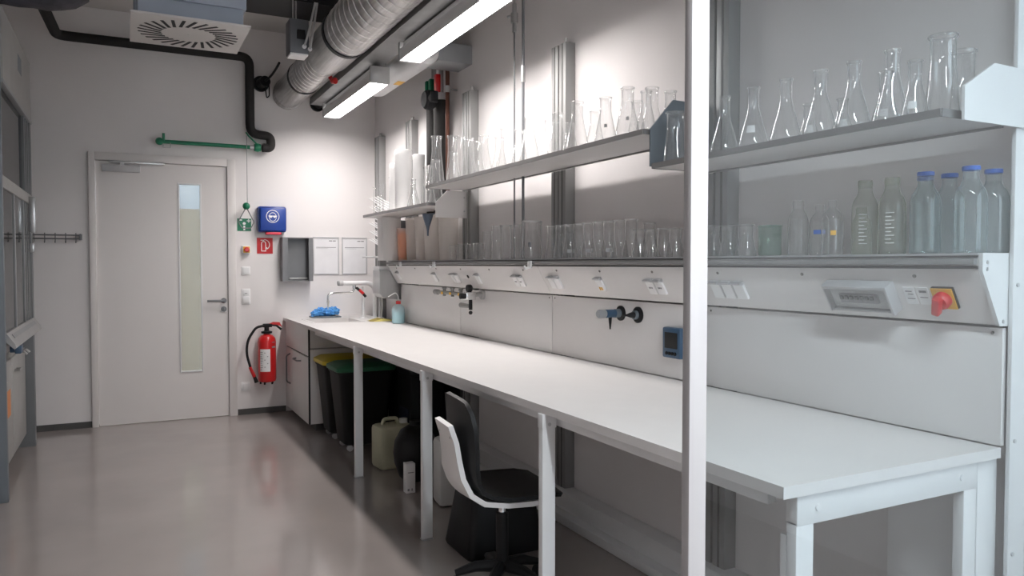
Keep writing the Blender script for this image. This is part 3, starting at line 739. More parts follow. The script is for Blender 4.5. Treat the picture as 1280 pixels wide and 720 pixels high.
# ------------------------------------------------------------------ sink area
t = thing('lab_faucet', 'white laboratory faucet with a swivel spout over the sink', 'faucet', (2.06, 7.25, .93))
b = MB()
b.lathe([(0, 0), (.04, 0), (.04, .008), (.02, .014), (0, .014)]); b.tube([(0, 0, .01), (0, 0, .31)], .015, n=14)
b.build('column', M['white_metal'], t)
b = MB(); b.lathe([(0, 0), (.035, 0), (.035, .008), (.02, .014), (0, .014)], c=(.10, -.05, 0)); b.tube([(.10, -.05, .01), (.10, -.05, .30), (.05, -.02, .345), (-.20, .0, .345)], .022, n=16, fillet=.07)
b.build('arm', M['white_metal'], t)
MB().cyl((-.20, 0, .345), (-.235, 0, .345), .026, n=18).build('knob', M['frame'], t)
MB().cyl((-.235, 0, .345), (-.25, 0, .345), .024, n=18).build('end_cap', M['grey_box'], t)
b = MB(); b.cyl((-.09, 0, .345), (-.09, 0, .29), .018, n=14); b.tube([(-.09, 0, .29), (-.11, 0, .255), (-.30, 0, .25), (-.345, 0, .235), (-.345, 0, .18)], .010, n=12, fillet=.04); b.build('spout', M['chrome'], t)
MB().tube([(-.345, 0, .18), (-.345, 0, .165), (-.345, 0, .10)], [.014, .012, .004], n=12).build('nozzle', M['chrome'], t)
MB().tube([(-.07, -.01, .30), (-.03, -.05, .26), (.0, -.08, .215)], .013, n=10).build('lever', M['black_pl'], t)
MB().tube([(-.045, -.035, .277), (-.015, -.065, .24)], .0145, n=10).build('lever_band', M['red'], t)
t = thing('safety_shower', 'white hand shower with a hose standing behind the faucet', 'eye shower', (2.19, 7.12, .93))
MB().lathe([(0, 0), (.035, 0), (.035, .01), (.018, .016), (0, .016)]).build('base', M['white_metal'], t)
MB().tube([(0, 0, .01), (0, 0, .33), (-.02, 0, .36)], .016, n=12, fillet=.02).build('stem', M['frame'], t)
MB().tube([(0, -.03, .0), (.01, -.045, .15), (-.01, -.04, .28), (0, -.02, .36)], .006, n=8, fillet=.05).build('hose', M['steel'], t)
MB().cyl((-.0, -.02, .34), (-.0, -.02, .38), .018, n=14).build('head', M['grey_box'], t)
t = thing('glove_tray', 'dark shallow tray heaped with crumpled blue gloves', 'tray', (1.76, 7.56, .931))
MB().box(-.14, .14, -.09, .09, 0, .014, .004).build('tray_base', M['bluegrey'], t)
for i in range(9):
    a = random.uniform(0, PI); cx, cy = -.10 + .025 * i, random.uniform(-.04, .04)
    b = MB(); b.sphere((0, 0, 0), .062, (1.0, .6, .52), 24, 14)
    for v in b.bm.verts:
        q = v.co; k = 1 + .28 * math.sin(q.x * 130 + i) * math.sin(q.y * 150 + 2 * i) + .12 * math.sin(q.z * 260)
        v.co = q * k
    b.xf(Matrix.Translation((cx, cy, .040 + .012 * (i % 3))) @ Matrix.Rotation(a, 4, 'Z'))
    b.build('crumpled_glove', M['glove'], t)
t = thing('folded_cloth', 'folded yellow cloth with an olive underside by the wash bottle', 'cloth', (2.12, 6.86, .931))
b = MB(); b.prism([(-.10, 0), (-.09, .006), (-.02, .022), (.04, .016), (.10, .008), (.10, 0)], 'Y', -.08, .08); b.build('cloth_fold', M['sponge'], t)
b = MB(); b.prism([(-.125, 0), (-.10, .004), (-.02, .027), (-.005, .023), (-.02, .0)], 'Y', -.078, .06); b.build('cloth_underside', M['kraft'], t)
t = thing('wash_bottle', 'squat wash bottle with pale blue liquid and a red cap', 'wash bottle', (2.165, 6.50, .931))
MB().lathe([(0, .002), (.052, 0), (.058, .008), (.058, .12), (.050, .145), (.026, .168), (.018, .172), (.018, .18)], n=28).build('bottle_body', M['squirt'], t)
MB().lathe([(0, .006), (.053, .006), (.053, .11), (0, .11)], n=24).build('liquid', M['liquid'], t)
MB().lathe([(.021, .172), (.022, .174), (.022, .198), (.010, .202), (0, .202)], n=18).build('cap', M['red'], t)
MB().tube([(0, 0, .20), (0, 0, .25), (-.02, .02, .275), (-.075, .06, .235)], .005, n=8, fillet=.03).build('spout_tube', M['white'], t)
t = thing('towel_dispenser', 'grey curved steel sheet hanging under the console far end', 'dispenser', (2.06, 6.70, 1.14))
b = MB(); b.prism([(0, .05), (.03, .015), (.09, 0), (.272, -.01), (.272, .26), (0, .26)], 'Y', 0.01, .22); b.build('steel_cover', M['steel'], t)
MB().box(-.003, .10, .03, .20, .26, .30, .003).build('top_plate', M['white_metal'], t)

# ------------------------------------------------------------------ back wall items
def bw(name, lab, cat, x, z): return thing(name, lab, cat, mtx=on_back(x, z))
t = bw('goggles_box', 'deep blue wall box with a white goggles pictogram', 'box', 1.275, 1.893)
MB().box(-.131, .131, -.125, .125, 0, .09, .018).build('case', M['blue'], t)
o = MB().box(-.118, .128, -.115, .112, .085, .105, .015).build('front_cover', M['blue'], t)
b = MB()
def flat_ring(b, cx, cy, r0, r1, z0, z1, n=40, sx=1, sy=1, a0=0, a1=2 * PI):
    full = abs(a1 - a0 - 2 * PI) < 1e-6; m = n if full else n + 1
    rows = []
    for r, z in ((r0, z0), (r0, z1), (r1, z1), (r1, z0)):
        rows.append([b.bm.verts.new((cx + sx * r * math.cos(a0 + (a1 - a0) * i / n), cy + sy * r * math.sin(a0 + (a1 - a0) * i / n), z)) for i in range(m)])
    for k in range(4):
        A, B = rows[k], rows[(k + 1) % 4]
        for i in range(m if full else m - 1):
            j = (i + 1) % m
            b.bm.faces.new((A[i], A[j], B[j], B[i]))
flat_ring(b, 0, .027, .056, .062, .105, .1065)
flat_ring(b, 0, .022, .033, .0375, .105, .1065, sx=.95, sy=1.15)
b.box(-.040, .040, .026, .034, .105, .1068)
for s in (-1, 1): b.prism([(s * .004, .034), (s * .032, .036), (s * .030, .020), (s * .020, .012), (s * .006, .018)], 'Z', .105, .1070)
b.build('goggles_pictogram', M['white'], o)
MB().box(-.06, .085, -.148, -.123, .02, .09, .006).build('red_lip', M['pink_red'], t)
t = bw('extinguisher_sign', 'square red fire extinguisher sign', 'sign', 1.215, 1.638)
MB().box(-.074, .074, -.077, .077, 0, .004).build('sign_plate', M['sign_red'], t)
b = MB()
b.box(-.035, -.028, -.055, .022, .004, .0052); b.box(.004, .011, -.055, .022, .004, .0052); b.box(-.035, .011, -.055, -.047, .004, .0052)
flat_ring(b, -.012, .022, .016, .023, .004, .0052, a0=0, a1=PI, n=14)
b.box(-.018, -.006, .040, .056, .004, .0052); b.box(-.040, -.006, .050, .058, .004, .0052)
flat_ring(b, -.006, .010, .046, .053, .004, .0052, a0=-.9, a1=PI / 2, n=20)
b.prism([(.018, -.036), (.030, -.028), (.016, -.012), (.008, -.020)], 'Z', .004, .0052)
b.build('extinguisher_pictogram', M['white'], t)
t = bw('emergency_stop', 'small orange red emergency button on a white box', 'button', 1.038, 1.598)
MB().box(-.036, .036, -.038, .038, -.002, .045, .004).build('button_box', M['white'], t)
MB().box(-.030, .030, -.030, .030, .045, .048, .002).build('yellow_plate', M['plate'], t)
MB().lathe([(0, .0), (.012, 0), (.012, .012), (.024, .014), (.024, .024), (.018, .03), (0, .03)], c=(0, 0, .048)).build('push_button', M['red'], t)
t = bw('light_switch', 'square white switch below the emergency button', 'switch', 1.035, 1.395)
MB().box(-.041, .041, -.041, .041, 0, .010, .004).build('frame_plate', M['white'], t)
MB().box(-.030, .030, -.030, .030, .010, .015, .003).build('rocker', M['white_metal'], t)
t = bw('socket_outlet', 'tall white double wall plate left of the extinguisher hose', 'socket', 1.033, 1.145)
MB().box(-.041, .041, -.076, .076, 0, .010, .004).build('frame_plate', M['white'], t)
MB().box(-.030, .030, .010, .064, .010, .015, .003).build('rocker', M['white_metal'], t)
MB().box(-.030, .030, -.064, .0, .010, .020, .003).build('socket_lid', M['white_metal'], t)
MB().box(-.012, .012, .028, .034, .015, .0155).build('printed_mark', M['print'], t)
t = bw('socket_outlet', 'low square wall socket near the floor beside the door', 'socket', 1.024, .272)
MB().box(-.042, .042, -.042, .042, 0, .010, .004).build('frame_plate', M['white'], t)
MB().box(-.029, .029, -.029, .029, .010, .022, .003).build('socket_lid', M['white_metal'], t)
t = bw('paper_dispenser', 'open fronted grey steel box on the back wall', 'dispenser', 1.506, 1.505)
b = MB(); b.box(-.146, .146, -.214, .214, -.002, .006); b.box(-.146, -.140, -.214, .214, .006, .13); b.box(.140, .146, -.214, .214, .006, .13); b.box(-.140, .140, -.214, -.208, .006, .13); b.box(-.140, .140, .208, .214, .006, .13)
b.build('steel_case', M['grey_mid'], t)
b = MB(); b.box(-.140, -.095, -.208, .208, .124, .13); b.box(.105, .140, -.208, .208, .124, .13); b.build('front_flange', M['grey_mid'], t)
MB().box(-.08, .095, -.190, -.180, .06, .11, .003).build('bottom_bar', M['steel'], t)
for x, lb in ((1.811, 'left framed white notice on the back wall'), (2.103, 'right framed white notice beside the peg rack')):
    t = bw('framed_notice', lb, 'notice', x, 1.543)
    b = MB(); b.box(-.132, .132, .178, .19, 0, .012, .002); b.box(-.132, .132, -.19, -.178, 0, .012, .002); b.box(-.132, -.120, -.178, .178, 0, .012, .002); b.box(.120, .132, -.178, .178, 0, .012, .002)
    b.build('frame', M['frame'], t)
    MB().box(-.120, .120, -.178, .178, 0, .004).build('paper_sheet', M['paper'], t)
    b = MB(); b.box(.03, .062, .146, .156, .004, .0046); b.box(.068, .098, .146, .156, .004, .0046); b.box(-.10, .10, .082, .088, .004, .0046); b.box(-.10, .02, .072, .074, .004, .0046)
    b.build('printed_lines', M['print'], t)
t = bw('coat_rail', 'dark double bar coat rail with hooks left of the door', 'coat rail', -.66, 1.70)
b = MB()
for z in (.012, -.020): b.tube([(-.33, z, .05), (.31, z, .05)], .006, n=8)
b.cyl((.31, .018, 0), (.31, .018, .056), .006, n=8); b.box(.298, .322, -.03, .022, 0, .055, .003); b.box(-.33, -.31, -.03, .022, 0, .055, .003)
b.build('rail_bar', M['grey_mid'], t)
for i in range(8):
    x = -.27 + i * .078
    MB().tube([(x, .03, .05), (x, -.045, .05), (x, -.055, .075), (x, -.04, .085)], .004, n=8).build('hook', M['grey_mid'], t)

# extinguisher
t = thing('fire_extinguisher', 'red fire extinguisher with a black hose hung beside the cabinet', 'fire extinguisher', (1.205, 7.60, .31))
MB().lathe([(0, .012), (.055, .012), (.078, .02), (.085, .04), (.085, .40), (.078, .435), (.055, .462), (.030, .474), (.028, .48), (0, .48)], n=36).build('cylinder', M['red'], t)
b = MB()
for k in range(5):
    a = k * 2 * PI / 5 + .4; b.cyl((.06 * math.cos(a), .06 * math.sin(a), -.008), (.06 * math.cos(a), .06 * math.sin(a), .02), .009, n=10)
b.build('foot', M['black_pl'], t)
b = MB(); b.lathe([(.026, .478), (.050, .482), (.052, .50), (.03, .505), (.022, .51), (.022, .545), (0, .545)], n=24); b.build('valve_neck', M['black_pl'], t)
b = MB(); b.box(-.035, .05, -.018, .018, .54, .575, .006); b.tube([(.02, 0, .565), (.09, -.01, .555), (.135, -.02, .515)], .011, n=10); b.build('valve_head', M['black_pl'], t)
MB().prism([(.02, .572), (.06, .590), (.12, .585), (.145, .535), (.125, .550), (.06, .565)], 'Y', -.016, .016).build('lever', M['red'], t)
MB().tube([(-.03, 0, .555), (-.10, -.02, .545), (-.18, -.03, .43), (-.195, -.04, .30), (-.15, -.05, .13), (-.115, -.05, .05)], .012, n=12, fillet=.09).build('hose', M['black_pl'], t)
MB().tube([(-.165, -.05, .17), (-.125, -.05, .075)], [.014, .017], n=12).build('nozzle_grip', M['red'], t)
MB().tube([(-.125, -.05, .075), (-.105, -.05, .02)], [.015, .019], n=12).build('nozzle', M['black_pl'], t)
a0 = math.atan2(-1, -.35)
b = MB(); b.patch([(.0856, .12), (.0856, .335)], a0 - .62, a0 + .55, n=12); lb = b.build('instruction_label', M['white'], t, fix=False)
b = MB()
for k in range(9):
    z = .135 + k * .021; b.patch([(.0862, z), (.0862, z + .007)], a0 - .58, a0 - .58 + (.30 if k % 3 else .22), n=4)
for k in range(5):
    b.patch([(.0862, .16 + k * .034), (.0862, .168 + k * .034)], a0 - .1 + (k % 2) * .3, a0 + .02 + (k % 2) * .3, n=3)
b.patch([(.0862, .345), (.0862, .36)], a0 + .75, a0 + 1.3, n=6); b.patch([(.0862, .395), (.0862, .403)], a0 + .75, a0 + 1.2, n=6)
b.build('label_print', M['print'], t, fix=False)
MB().box(-.03, .03, .08, .12, .12, .40, .004).build('wall_bracket', M['black_pl'], t)

# emergency shower pipe, pull and sign
t = thing('shower_pipe', 'green emergency shower pipe above the door', 'pipe', (.30, 7.64, 2.575))
MB().tube([(0, 0, 0), (.80, 0, 0)], .018, n=14).build('pipe', M['green'], t)
b = MB(); b.sphere((-.01, 0, 0), .035); b.cyl((.025, 0, .0), (.025, 0, .075), .012, n=12); b.cyl((0, .0, 0), (0, .078, 0), .02, n=14); b.build('end_valve', M['green'], t)
MB().tube([(.02, -.01, -.03), (.02, -.01, -.055), (.08, -.01, -.055), (.08, -.01, -.01)], .004, n=8).build('wire_loop', M['steel'], t)
b = MB(); b.lathe([(0, -.03), (.035, -.03), (.042, 0), (.035, .03), (0, .03)], c=(.845, 0, 0), axis='X', n=20); b.cyl((.845, 0, 0), (.845, .078, 0), .018, n=12); vb = b.build('ball_valve', M['green'], t)
MB().tube([(.845, -.03, .02), (.76, -.03, .10), (.735, -.03, .135)], .007, n=8).build('valve_lever', M['green'], vb)
MB().cyl((.775, 0, 0), (.81, 0, 0), .022, n=14).build('coupling', M['steel'], t)
t = thing('pull_cord', 'thin pull cord with a green ball and wire triangle', 'pull cord', (1.04, 7.60, 1.86))
MB().tube([(0, 0, .155), (0, 0, .82)], .003, n=6).build('cord', M['print'], t)
MB().sphere((-.01, 0, .15), .034).build('ball', M['green'], t)
b = MB(); b.tube([(-.01, 0, .14), (-.085, 0, .0), (-.05, 0, -.06), (.03, 0, -.06), (.06, 0, .0), (-.01, 0, .14)], .005, n=8, fillet=.02); b.build('pull_triangle', M['grey_mid'], t)
t = bw('shower_sign', 'small green emergency shower sign behind the pull triangle', 'sign', 1.025, 1.838)
MB().box(-.064, .064, -.060, .060, 0, .004).build('sign_plate', M['green'], t)
b = MB(); b.box(-.008, .008, -.052, -.01, .004, .0052); b.cyl((0, .012, .004), (0, .012, .0052), .014, n=14); b.box(.024, .058, .034, .044, .004, .0052); b.box(.036, .046, .022, .056, .004, .0052); b.box(-.05, -.02, .04, .05, .004, .0052)
b.build('shower_pictogram', M['white'], t)
o = MB().tube([(-.55, 6.6, 3.44), (-.50, 7.62, 3.42), (1.075, 7.62, 3.42), (1.075, 7.62, 2.70), (1.265, 7.62, 2.69), (1.265, 7.62, 2.575), (1.185, 7.62, 2.575)], .042, n=16, fillet=.085).build('insulated_pipe', M['black'])
tag(o, 'black foam insulated pipe running over the door and down', 'pipe')

# ------------------------------------------------------------------ risers on the right wall
def riser(name, lab, y, x, z0, z1, r, m):
    return tag(MB().tube([(x, y, z0), (x, y, z1)], r, n=14).build(name, m), lab, 'pipe')
for y, lab, zt in ((5.86, 'left black insulated riser pipe with a green valve', 2.79), (5.70, 'right black insulated riser pipe with a red capped valve', 2.76)):
    t = thing('riser_pipe', lab, 'pipe', (2.262, y, 1.875))
    MB().tube([(0, 0, 0), (0, 0, zt - 1.875)], .062, n=18).build('insulation', M['black'], t)
    h = zt - 1.875
    MB().tube([(0, 0, h), (0, 0, h + .55)], .02, n=12).build('steel_pipe', M['steel'], t)
    if y > 5.8:
        for dy in (.03, -.05):
            MB().box(-.06, -.02, dy - .022, dy + .022, h + .03, h + .16, .006).build('valve_handle', M['green'], t)
    else:
        MB().box(-.06, -.02, -.045, .005, h + .06, h + .20, .006).build('valve_handle', M['red'], t)
        MB().cyl((0, 0, h), (0, 0, h + .06), .04, n=14).build('valve_body', M['white_metal'], t)
t = thing('circulation_pump', 'small dark grey pump clamped on the riser pipes', 'pump', (2.125, 5.62, 2.74))
b = MB(); b.lathe([(0, -.04), (.06, -.04), (.075, -.02), (.075, .03), (.05, .06), (0, .06)], axis='X'); b.build('pump_head', M['pump'], t)
b = MB(); b.cyl((0, 0, 0), (0, -.12, 0), .03, n=14); b.cyl((0, -.12, -.04), (0, -.12, .04), .032, n=14); b.build('pump_outlet', M['pump'], t)
t = thing('copper_pipe', 'bare copper pipe beside the black risers', 'pipe', (2.25, 5.535, 1.493))
MB().tube([(0, 0, .382), (0, 0, 2.22)], .016, n=12).build('pipe', M['copper'], t)
b = MB()
for z in (1.30, 1.63):
    b = MB(); b.cyl((0, 0, z), (0, 0, z + .05), .024, n=12); b.cyl((0, 0, z + .025), (.082, 0, z + .025), .008, n=8); b.build('pipe_clip', M['steel'], t)
t = thing('chrome_rod', 'thin steel rod with a small valve at its top', 'pipe', (2.225, 4.345, 1.492))
MB().tube([(0, 0, 0), (0, 0, 1.48)], .006, n=10).build('rod', M['grey_mid'], t)
b = MB(); b.cyl((0, 0, 1.44), (0, 0, 1.62), .014, n=12); b.cyl((0, 0, 1.50), (0, 0, 1.56), .024, n=12); b.cyl((0, 0, 1.55), (-.01, .07, 1.555), .010, n=10); b.build('valve', M['steel'], t)
MB().tube([(0, 0, 1.62), (0, 0, 2.18)], .008, n=10).build('feed_pipe', M['steel'], t)
t = thing('wall_conduit', 'slim steel conduit right of the thin valve rod', 'pipe', (2.225, 4.225, 1.492))
MB().tube([(0, 0, 0), (0, 0, 2.18)], .009, n=10).build('conduit_tube', M['grey_mid'], t)
MB().cyl((0, 0, 1.1), (0, 0, 1.2), .015, n=10).build('coupling', M['steel'], t)

# ------------------------------------------------------------------ overhead services
def lamp(y0, y1, lab, x=1.745, lm='lamp'):
    t = thing('batten_lamp', lab, 'lamp', (x, (y0 + y1) / 2, 2.862), group='batten lamps over the bench')
    h = (y1 - y0) / 2
    b = MB(); b.prism([(-.055, .045), (.055, .045), (.045, .10), (-.045, .10)], 'Y', -h, h); b.build('housing', M['lamp_body'], t)
    b = MB(); b.prism([(-.064, .045), (-.066, .012), (-.060, 0), (.060, 0), (.066, .012), (.064, .045)], 'Y', -h + .015, h - .015); b.build('diffuser', M[lm], t)
    b = MB(); b.box(-.074, -.070, -h, h, -.026, .05); b.build('side_skirt', M['lamp_skirt'], t)  # skirts added to hold the lamp's sideways light off the upper wall
    b = MB(); b.box(.070, .074, -h, h, -.026, .05); b.build('side_skirt', M['lamp_skirt'], t)
    for s in (-1, 1):
        b = MB(); b.box(-.076, .076, s * h - .018, s * h + .018, -.028, .10, .008); b.build('end_cap', M['lamp_body'], t)
        MB().box(-.012, .012, s * (h - .15) - .01, s * (h - .15) + .01, .10, .12).build('hanger', M['steel'], t)
lamp(5.66, 7.20, 'farther bright batten lamp hanging near the back wall')
lamp(3.35, 4.98, 'nearer bright batten lamp running out of the top of view')
lamp(-.75, .85, 'added fill lamp over the camera side of the glass partition, above the view', 1.05, 'fill_lamp')  # unseen lamp, added to brighten the near end of the bench
o = thing('cable_tray', 'steel cable tray over the camera side of the partition, above the view', 'cable tray', (1.05, -1.1, 2.982))
b = MB(); b.box(-.09, .09, 0, 2.2, 0, .004); b.box(-.094, -.09, 0, 2.2, 0, .07); b.box(.09, .094, 0, 2.2, 0, .07)
b.build('tray_channel', M['galv_dark'], o)
for y in (.3, 1.9): MB().cyl((0, y, .004), (0, y, CZ - 2.982), .005, n=8).build('hanger_rod', M['steel'], o)
o = thing('cable_tray', 'dark steel cable tray carrying the bright lamps', 'cable tray', (1.69, -.8, 2.982))
b = MB(); b.box(-.09, .09, 0, 8.2, 0, .004); b.box(-.094, -.09, 0, 8.2, 0, .07); b.box(.09, .094, 0, 8.2, 0, .07)
b.build('tray_channel', M['galv_dark'], o)
for y in (1.0, 3.0, 5.0, 7.1):
    for hx in (-.02, .086): MB().cyl((hx, y, .004), (hx, y, CZ - 2.982), .005, n=8).build('hanger_rod', M['steel'], o)
# spiral duct
DX, DZ = 1.443, 3.12
t = thing('spiral_duct', 'large round galvanised spiral duct above the lamps', 'duct', (DX, 0, DZ))
def spiral(y0, y1, r, pitch=.11):
    b = MB(); n = 40; prof = []
    y = y0; prof.append((r, y0))
    k = 1
    while y0 + k * pitch < y1 - .02:
        yy = y0 + k * pitch
        prof += [(r, yy - .007), (r - .002, yy - .004), (r + .004, yy), (r - .002, yy + .004), (r, yy + .007)]; k += 1
    prof.append((r, y1))
    b.lathe(prof, n=n, axis='Y', cap0=True, cap1=True)
    # shear each ring so the seams run as a helix round the pipe
    for v in b.bm.verts:
        if y0 + .03 < v.co.y < y1 - .03:
            v.co.y += pitch * .45 * (v.co.x / r)
    return b
spiral(.2, 5.42, .175).build('near_section', M['galv'], t)
MB().lathe([(.176, 5.42), (.182, 5.42), (.182, 5.47), (.176, 5.47)], n=40, axis='Y', cap0=True, cap1=True).build('clamp_ring', M['black_pl'], t)
b = MB(); b.lathe([(.172, 5.47), (.172, 5.95), (.145, 6.12)], n=40, axis='Y', cap1=True); b.build('damper_section', M['galv'], t)
spiral(6.10, 6.95, .142, .09).build('far_section', M['galv'], t)
MB().lathe([(.143, 6.90), (.150, 6.90), (.150, 6.94), (.143, 6.94)], n=36, axis='Y', cap0=True, cap1=True).build('clamp_ring', M['black_pl'], t)
b = MB(); b.lathe([(.142, 6.95), (.142, WY - .12), (.150, WY - .11), (.150, WY - .09), (.142, WY - .08), (.142, WY - .005)], n=36, axis='Y', cap1=True); b.build('wall_section', M['galv'], t)
b = MB(); b.cyl((.075, 6.30, -.115), (.095, 6.28, -.155), .018, n=12); b.cyl((.095, 6.28, -.155), (.11, 6.25, -.16), .026, n=12); b.build('red_plug', M['red'], t)
t = thing('damper_actuator', 'grey damper actuator box beside the round duct', 'actuator', (1.17, 5.85, 3.02))
MB().box(-.07, .07, -.08, .08, 0, .25, .008).build('box', M['actuator'], t)
MB().box(-.065, .065, -.075, .075, -.012, 0.0, .003).build('bottom_cover', M['white'], t)
MB().box(-.02, .04, -.10, -.08, .10, .17, .006).build('dial', M['black_pl'], t)
b = MB(); b.tube([(.03, -.11, .05), (.05, -.13, .12), (.10, -.16, .36)], .008, n=8, fillet=.03); b.tube([(.07, -.11, .03), (.08, -.13, .10), (.115, -.16, .36)], .008, n=8, fillet=.03); b.build('cable', M['frame'], t)
b = MB(); b.cyl((.03, -.112, .045), (.03, -.10, .045), .016, n=12); b.cyl((.07, -.112, .03), (.07, -.10, .03), .016, n=12); b.build('cable_gland', M['white'], t)
b = MB(); b.cyl((-.03, 0, .25), (-.03, 0, .70), .006, n=8); b.cyl((.0, .05, .25), (.0, .05, .70), .006, n=8); b.build('hanger_rod', M['steel'], t)
for x, z, lb in ((1.19, 3.20, 'left black round wall fitting beside the duct'), (1.735, 3.06, 'right black round wall fitting above the far lamp')):
    t = thing('wall_fitting', lb, 'fitting', (x, WY - .001, z))
    b = MB(); b.cyl((0, 0, 0), (0, -.03, 0), .075, n=20); b.build('flange', M['black_pl'], t)
    b = MB(); b.cyl((0, -.03, 0), (0.02, -.16, .0), .05, n=16); b.build('neck', M['black_pl'], t)
    b = MB(); b.tube([(.02, -.16, 0), (.05, -.28, .02), (.075, -.40, .06), (.09, -.50, .10)], .011, n=8, fillet=.06); b.tube([(.02, -.14, -.04), (.03, -.16, -.16), (.055, -.16, -.14), (.05, -.18, -.03)], .006, n=8, fillet=.04); b.build('cable', M['black_pl'], t)
t = thing('insulated_duct', 'white wrapped duct with a yellow sticker behind the lamps', 'duct', (1.95, 5.15, 2.985))
b = MB(); b.lathe([(.06, 0), (.09, .03), (.095, .10), (.095, 1.2), (.08, 1.28), (.05, 1.30)], n=28, axis='Y', cap0=True, cap1=True); b.build('duct_wrap', M['white_metal'], t)
b = MB(); b.box(-.028, .028, .60, .72, -.0965, -.0935); b.build('yellow_sticker', M['plate'], t)
b = MB(); b.cyl((0, .3, .09), (0, .3, CZ - 2.985), .005, n=8); b.cyl((0, 1.0, .09), (0, 1.0, CZ - 2.985), .005, n=8); b.build('hanger_rod', M['steel'], t)
t = thing('trunking_box', 'grey metal trunking box above the riser pipes', 'trunking', (2.15, 5.24, 2.95))
MB().box(-.09, .181, 0, .265, 0, .14, .004).build('box', M['grey_box'], t)
MB().box(-.094, -.09, .02, .245, .02, .12).build('cover', M['frame'], t)
t = thing('ceiling_tray', 'black cable tray crossing below the ceiling', 'cable tray', (.85, 5.9, 3.44))
b = MB(); b.box(0, 1.45, 0, .42, 0, .01); b.box(0, 1.45, -.01, 0, 0, .11); b.box(0, 1.45, .42, .43, 0, .11); b.build('tray_channel', M['black_pl'], t)
b = MB()
for x in (.1, 1.35): b.cyl((x, -.005, .1), (x, -.005, CZ - 3.44), .006, n=8)
b.build('hanger_rod', M['steel'], t)
# ceiling diffuser
t = thing('ceiling_diffuser', 'square white swirl diffuser under a blue grey plenum', 'air diffuser', (.335, 4.68, 2.75))
b = MB(); b.box(-.295, .295, -.295, .295, 0.0, .012, .003); dp = b.build('face_plate', M['ceil'], t)
for i in range(28):
    a = 2 * PI * i / 28
    mid = Vector((.20 * math.cos(a), .20 * math.sin(a), 0)); d = a + .32
    b = MB(); b.box(-.062, .062, -.0085, .0085, -.0015, .0005); b.xf(Matrix.Translation(mid) @ Matrix.Rotation(d, 4, 'Z')); b.build('air_slot', M['dark'], dp)
MB().cyl((0, 0, -.002), (0, 0, 0), .006, n=10).build('centre_screw', M['steel'], dp)
b = MB(); b.box(-.26, .26, -.26, .26, .012, .10, .003); b.build('plenum_neck', M['plenum'], t)
b = MB(); b.box(-.275, .275, -.275, .275, .10, .42, .004); b.build('plenum_box', M['plenum'], t)
b = MB()
for x in (-.25, .25):
    for y in (-.25, .25): b.cyl((x, y, .42), (x, y, CZ - 2.75), .005, n=8)
b.build('hanger_rod', M['steel'], t)
t = thing('exhaust_duct', 'dark wrapped exhaust duct in the upper left corner', 'duct', (-1.95, 5.8, 3.28))
b = MB(); prof = []
for i in range(23):
    prof += [((.17 + (.006 if i % 2 else 0)) * (1 if i < 20 else (.96, .8, .5)[i - 20]), i * .08)]
b.lathe(prof, n=32, axis='X', cap0=True, cap1=True); b.build('duct_sleeve', M['duct_dark'], t)
b = MB(); b.cyl((.5, 0, .17), (.5, 0, .44), .006, n=8); b.cyl((1.5, 0, .17), (1.5, 0, .44), .006, n=8); b.build('hanger_rod', M['steel'], t)

# ------------------------------------------------------------------ fume hood
t = thing('fume_hood', 'tall grey fume hood with glass sash along the left side', 'fume hood', (-.66, 5.5, 0))
MB().box(-.9, 0, 0, .055, 0, 3.02, .004).build('side_panel', M['bluegrey'], t)
MB().box(-.9, -.004, 1.62, 1.72, 0, 3.02, .004).build('side_panel', M['hood_grey'], t)
b = MB(); b.box(-.04, 0, .15, 1.70, 2.60, 3.06, .004); up = b.build('upper_fascia', M['hood_white'], t)
MB().box(0, .0012, .92, 1.12, 2.83, 2.95).build('notice_sticker', M['bluegrey'], up)
MB().box(-.03, .006, .10, 1.70, 2.575, 2.60, .003).build('fascia_trim', M['grey_box'], t)
MB().box(-.9, -.86, .055, 1.62, 0.9, 3.02).build('rear_panel', M['hood_grey'], t)
MB().box(-.9, -.04, .055, 1.62, 2.98, 3.02).build('roof_panel', M['hood_grey'], t)
MB().box(-.86, -.06, .055, 1.62, .86, .91, .004).build('hood_worktop', M['worktop'], t)
MB().box(-.035, -.027, .055, 1.62, 2.0, 2.60).build('upper_pane', M['sash'], t)
b = MB(); b.box(-.03, .0, .05, 1.66, 1.93, 2.005, .004); b.build('sash_bar', M['hood_white'], t)
MB().box(-.02, -.012, .055, 1.62, 1.03, 1.93).build('sash_pane', M['sash'], t)
for y in (.62, 1.14): MB().box(-.03, -.004, y, y + .03, 1.03, 1.93, .003).build('sash_stile', M['grey_box'], t)
for y in (1.30, 1.42, 1.54): MB().box(-.05, -.01, y, y + .05, 1.0, 2.60, .003).build('guide_rail', M['hood_grey'], t)
b = MB(); b.box(.0, .045, 1.42, 1.46, 1.70, 1.98, .006); b.box(.0, .03, 1.44, 1.48, 1.55, 1.62, .004); b.build('sash_handle', M['steel'], t)
b = MB(); b.prism([(-.06, 1.03), (.0, 1.032), (.045, .965), (.05, .940), (.042, .932), (-.01, .985), (-.06, .99)], 'Y', .06, 1.66); sl = b.build('airfoil_sill', M['grey_light'], t)
MB().box(.0, .03, .2, 1.5, .0, .003, rot=Euler((0, .98, 0)), piv=(.0, 0, 0)).xf(Matrix.Translation((.012, 0, 1.016))).build('sill_slot', M['grey_box'], sl)
b = MB(); b.box(-.66, -.08, .06, 1.62, .10, .86, .003); b.build('base_cabinet', M['hood_white'], t)
MB().box(-.62, -.12, .06, 1.62, 0, .10).build('plinth', M['skirt'], t)
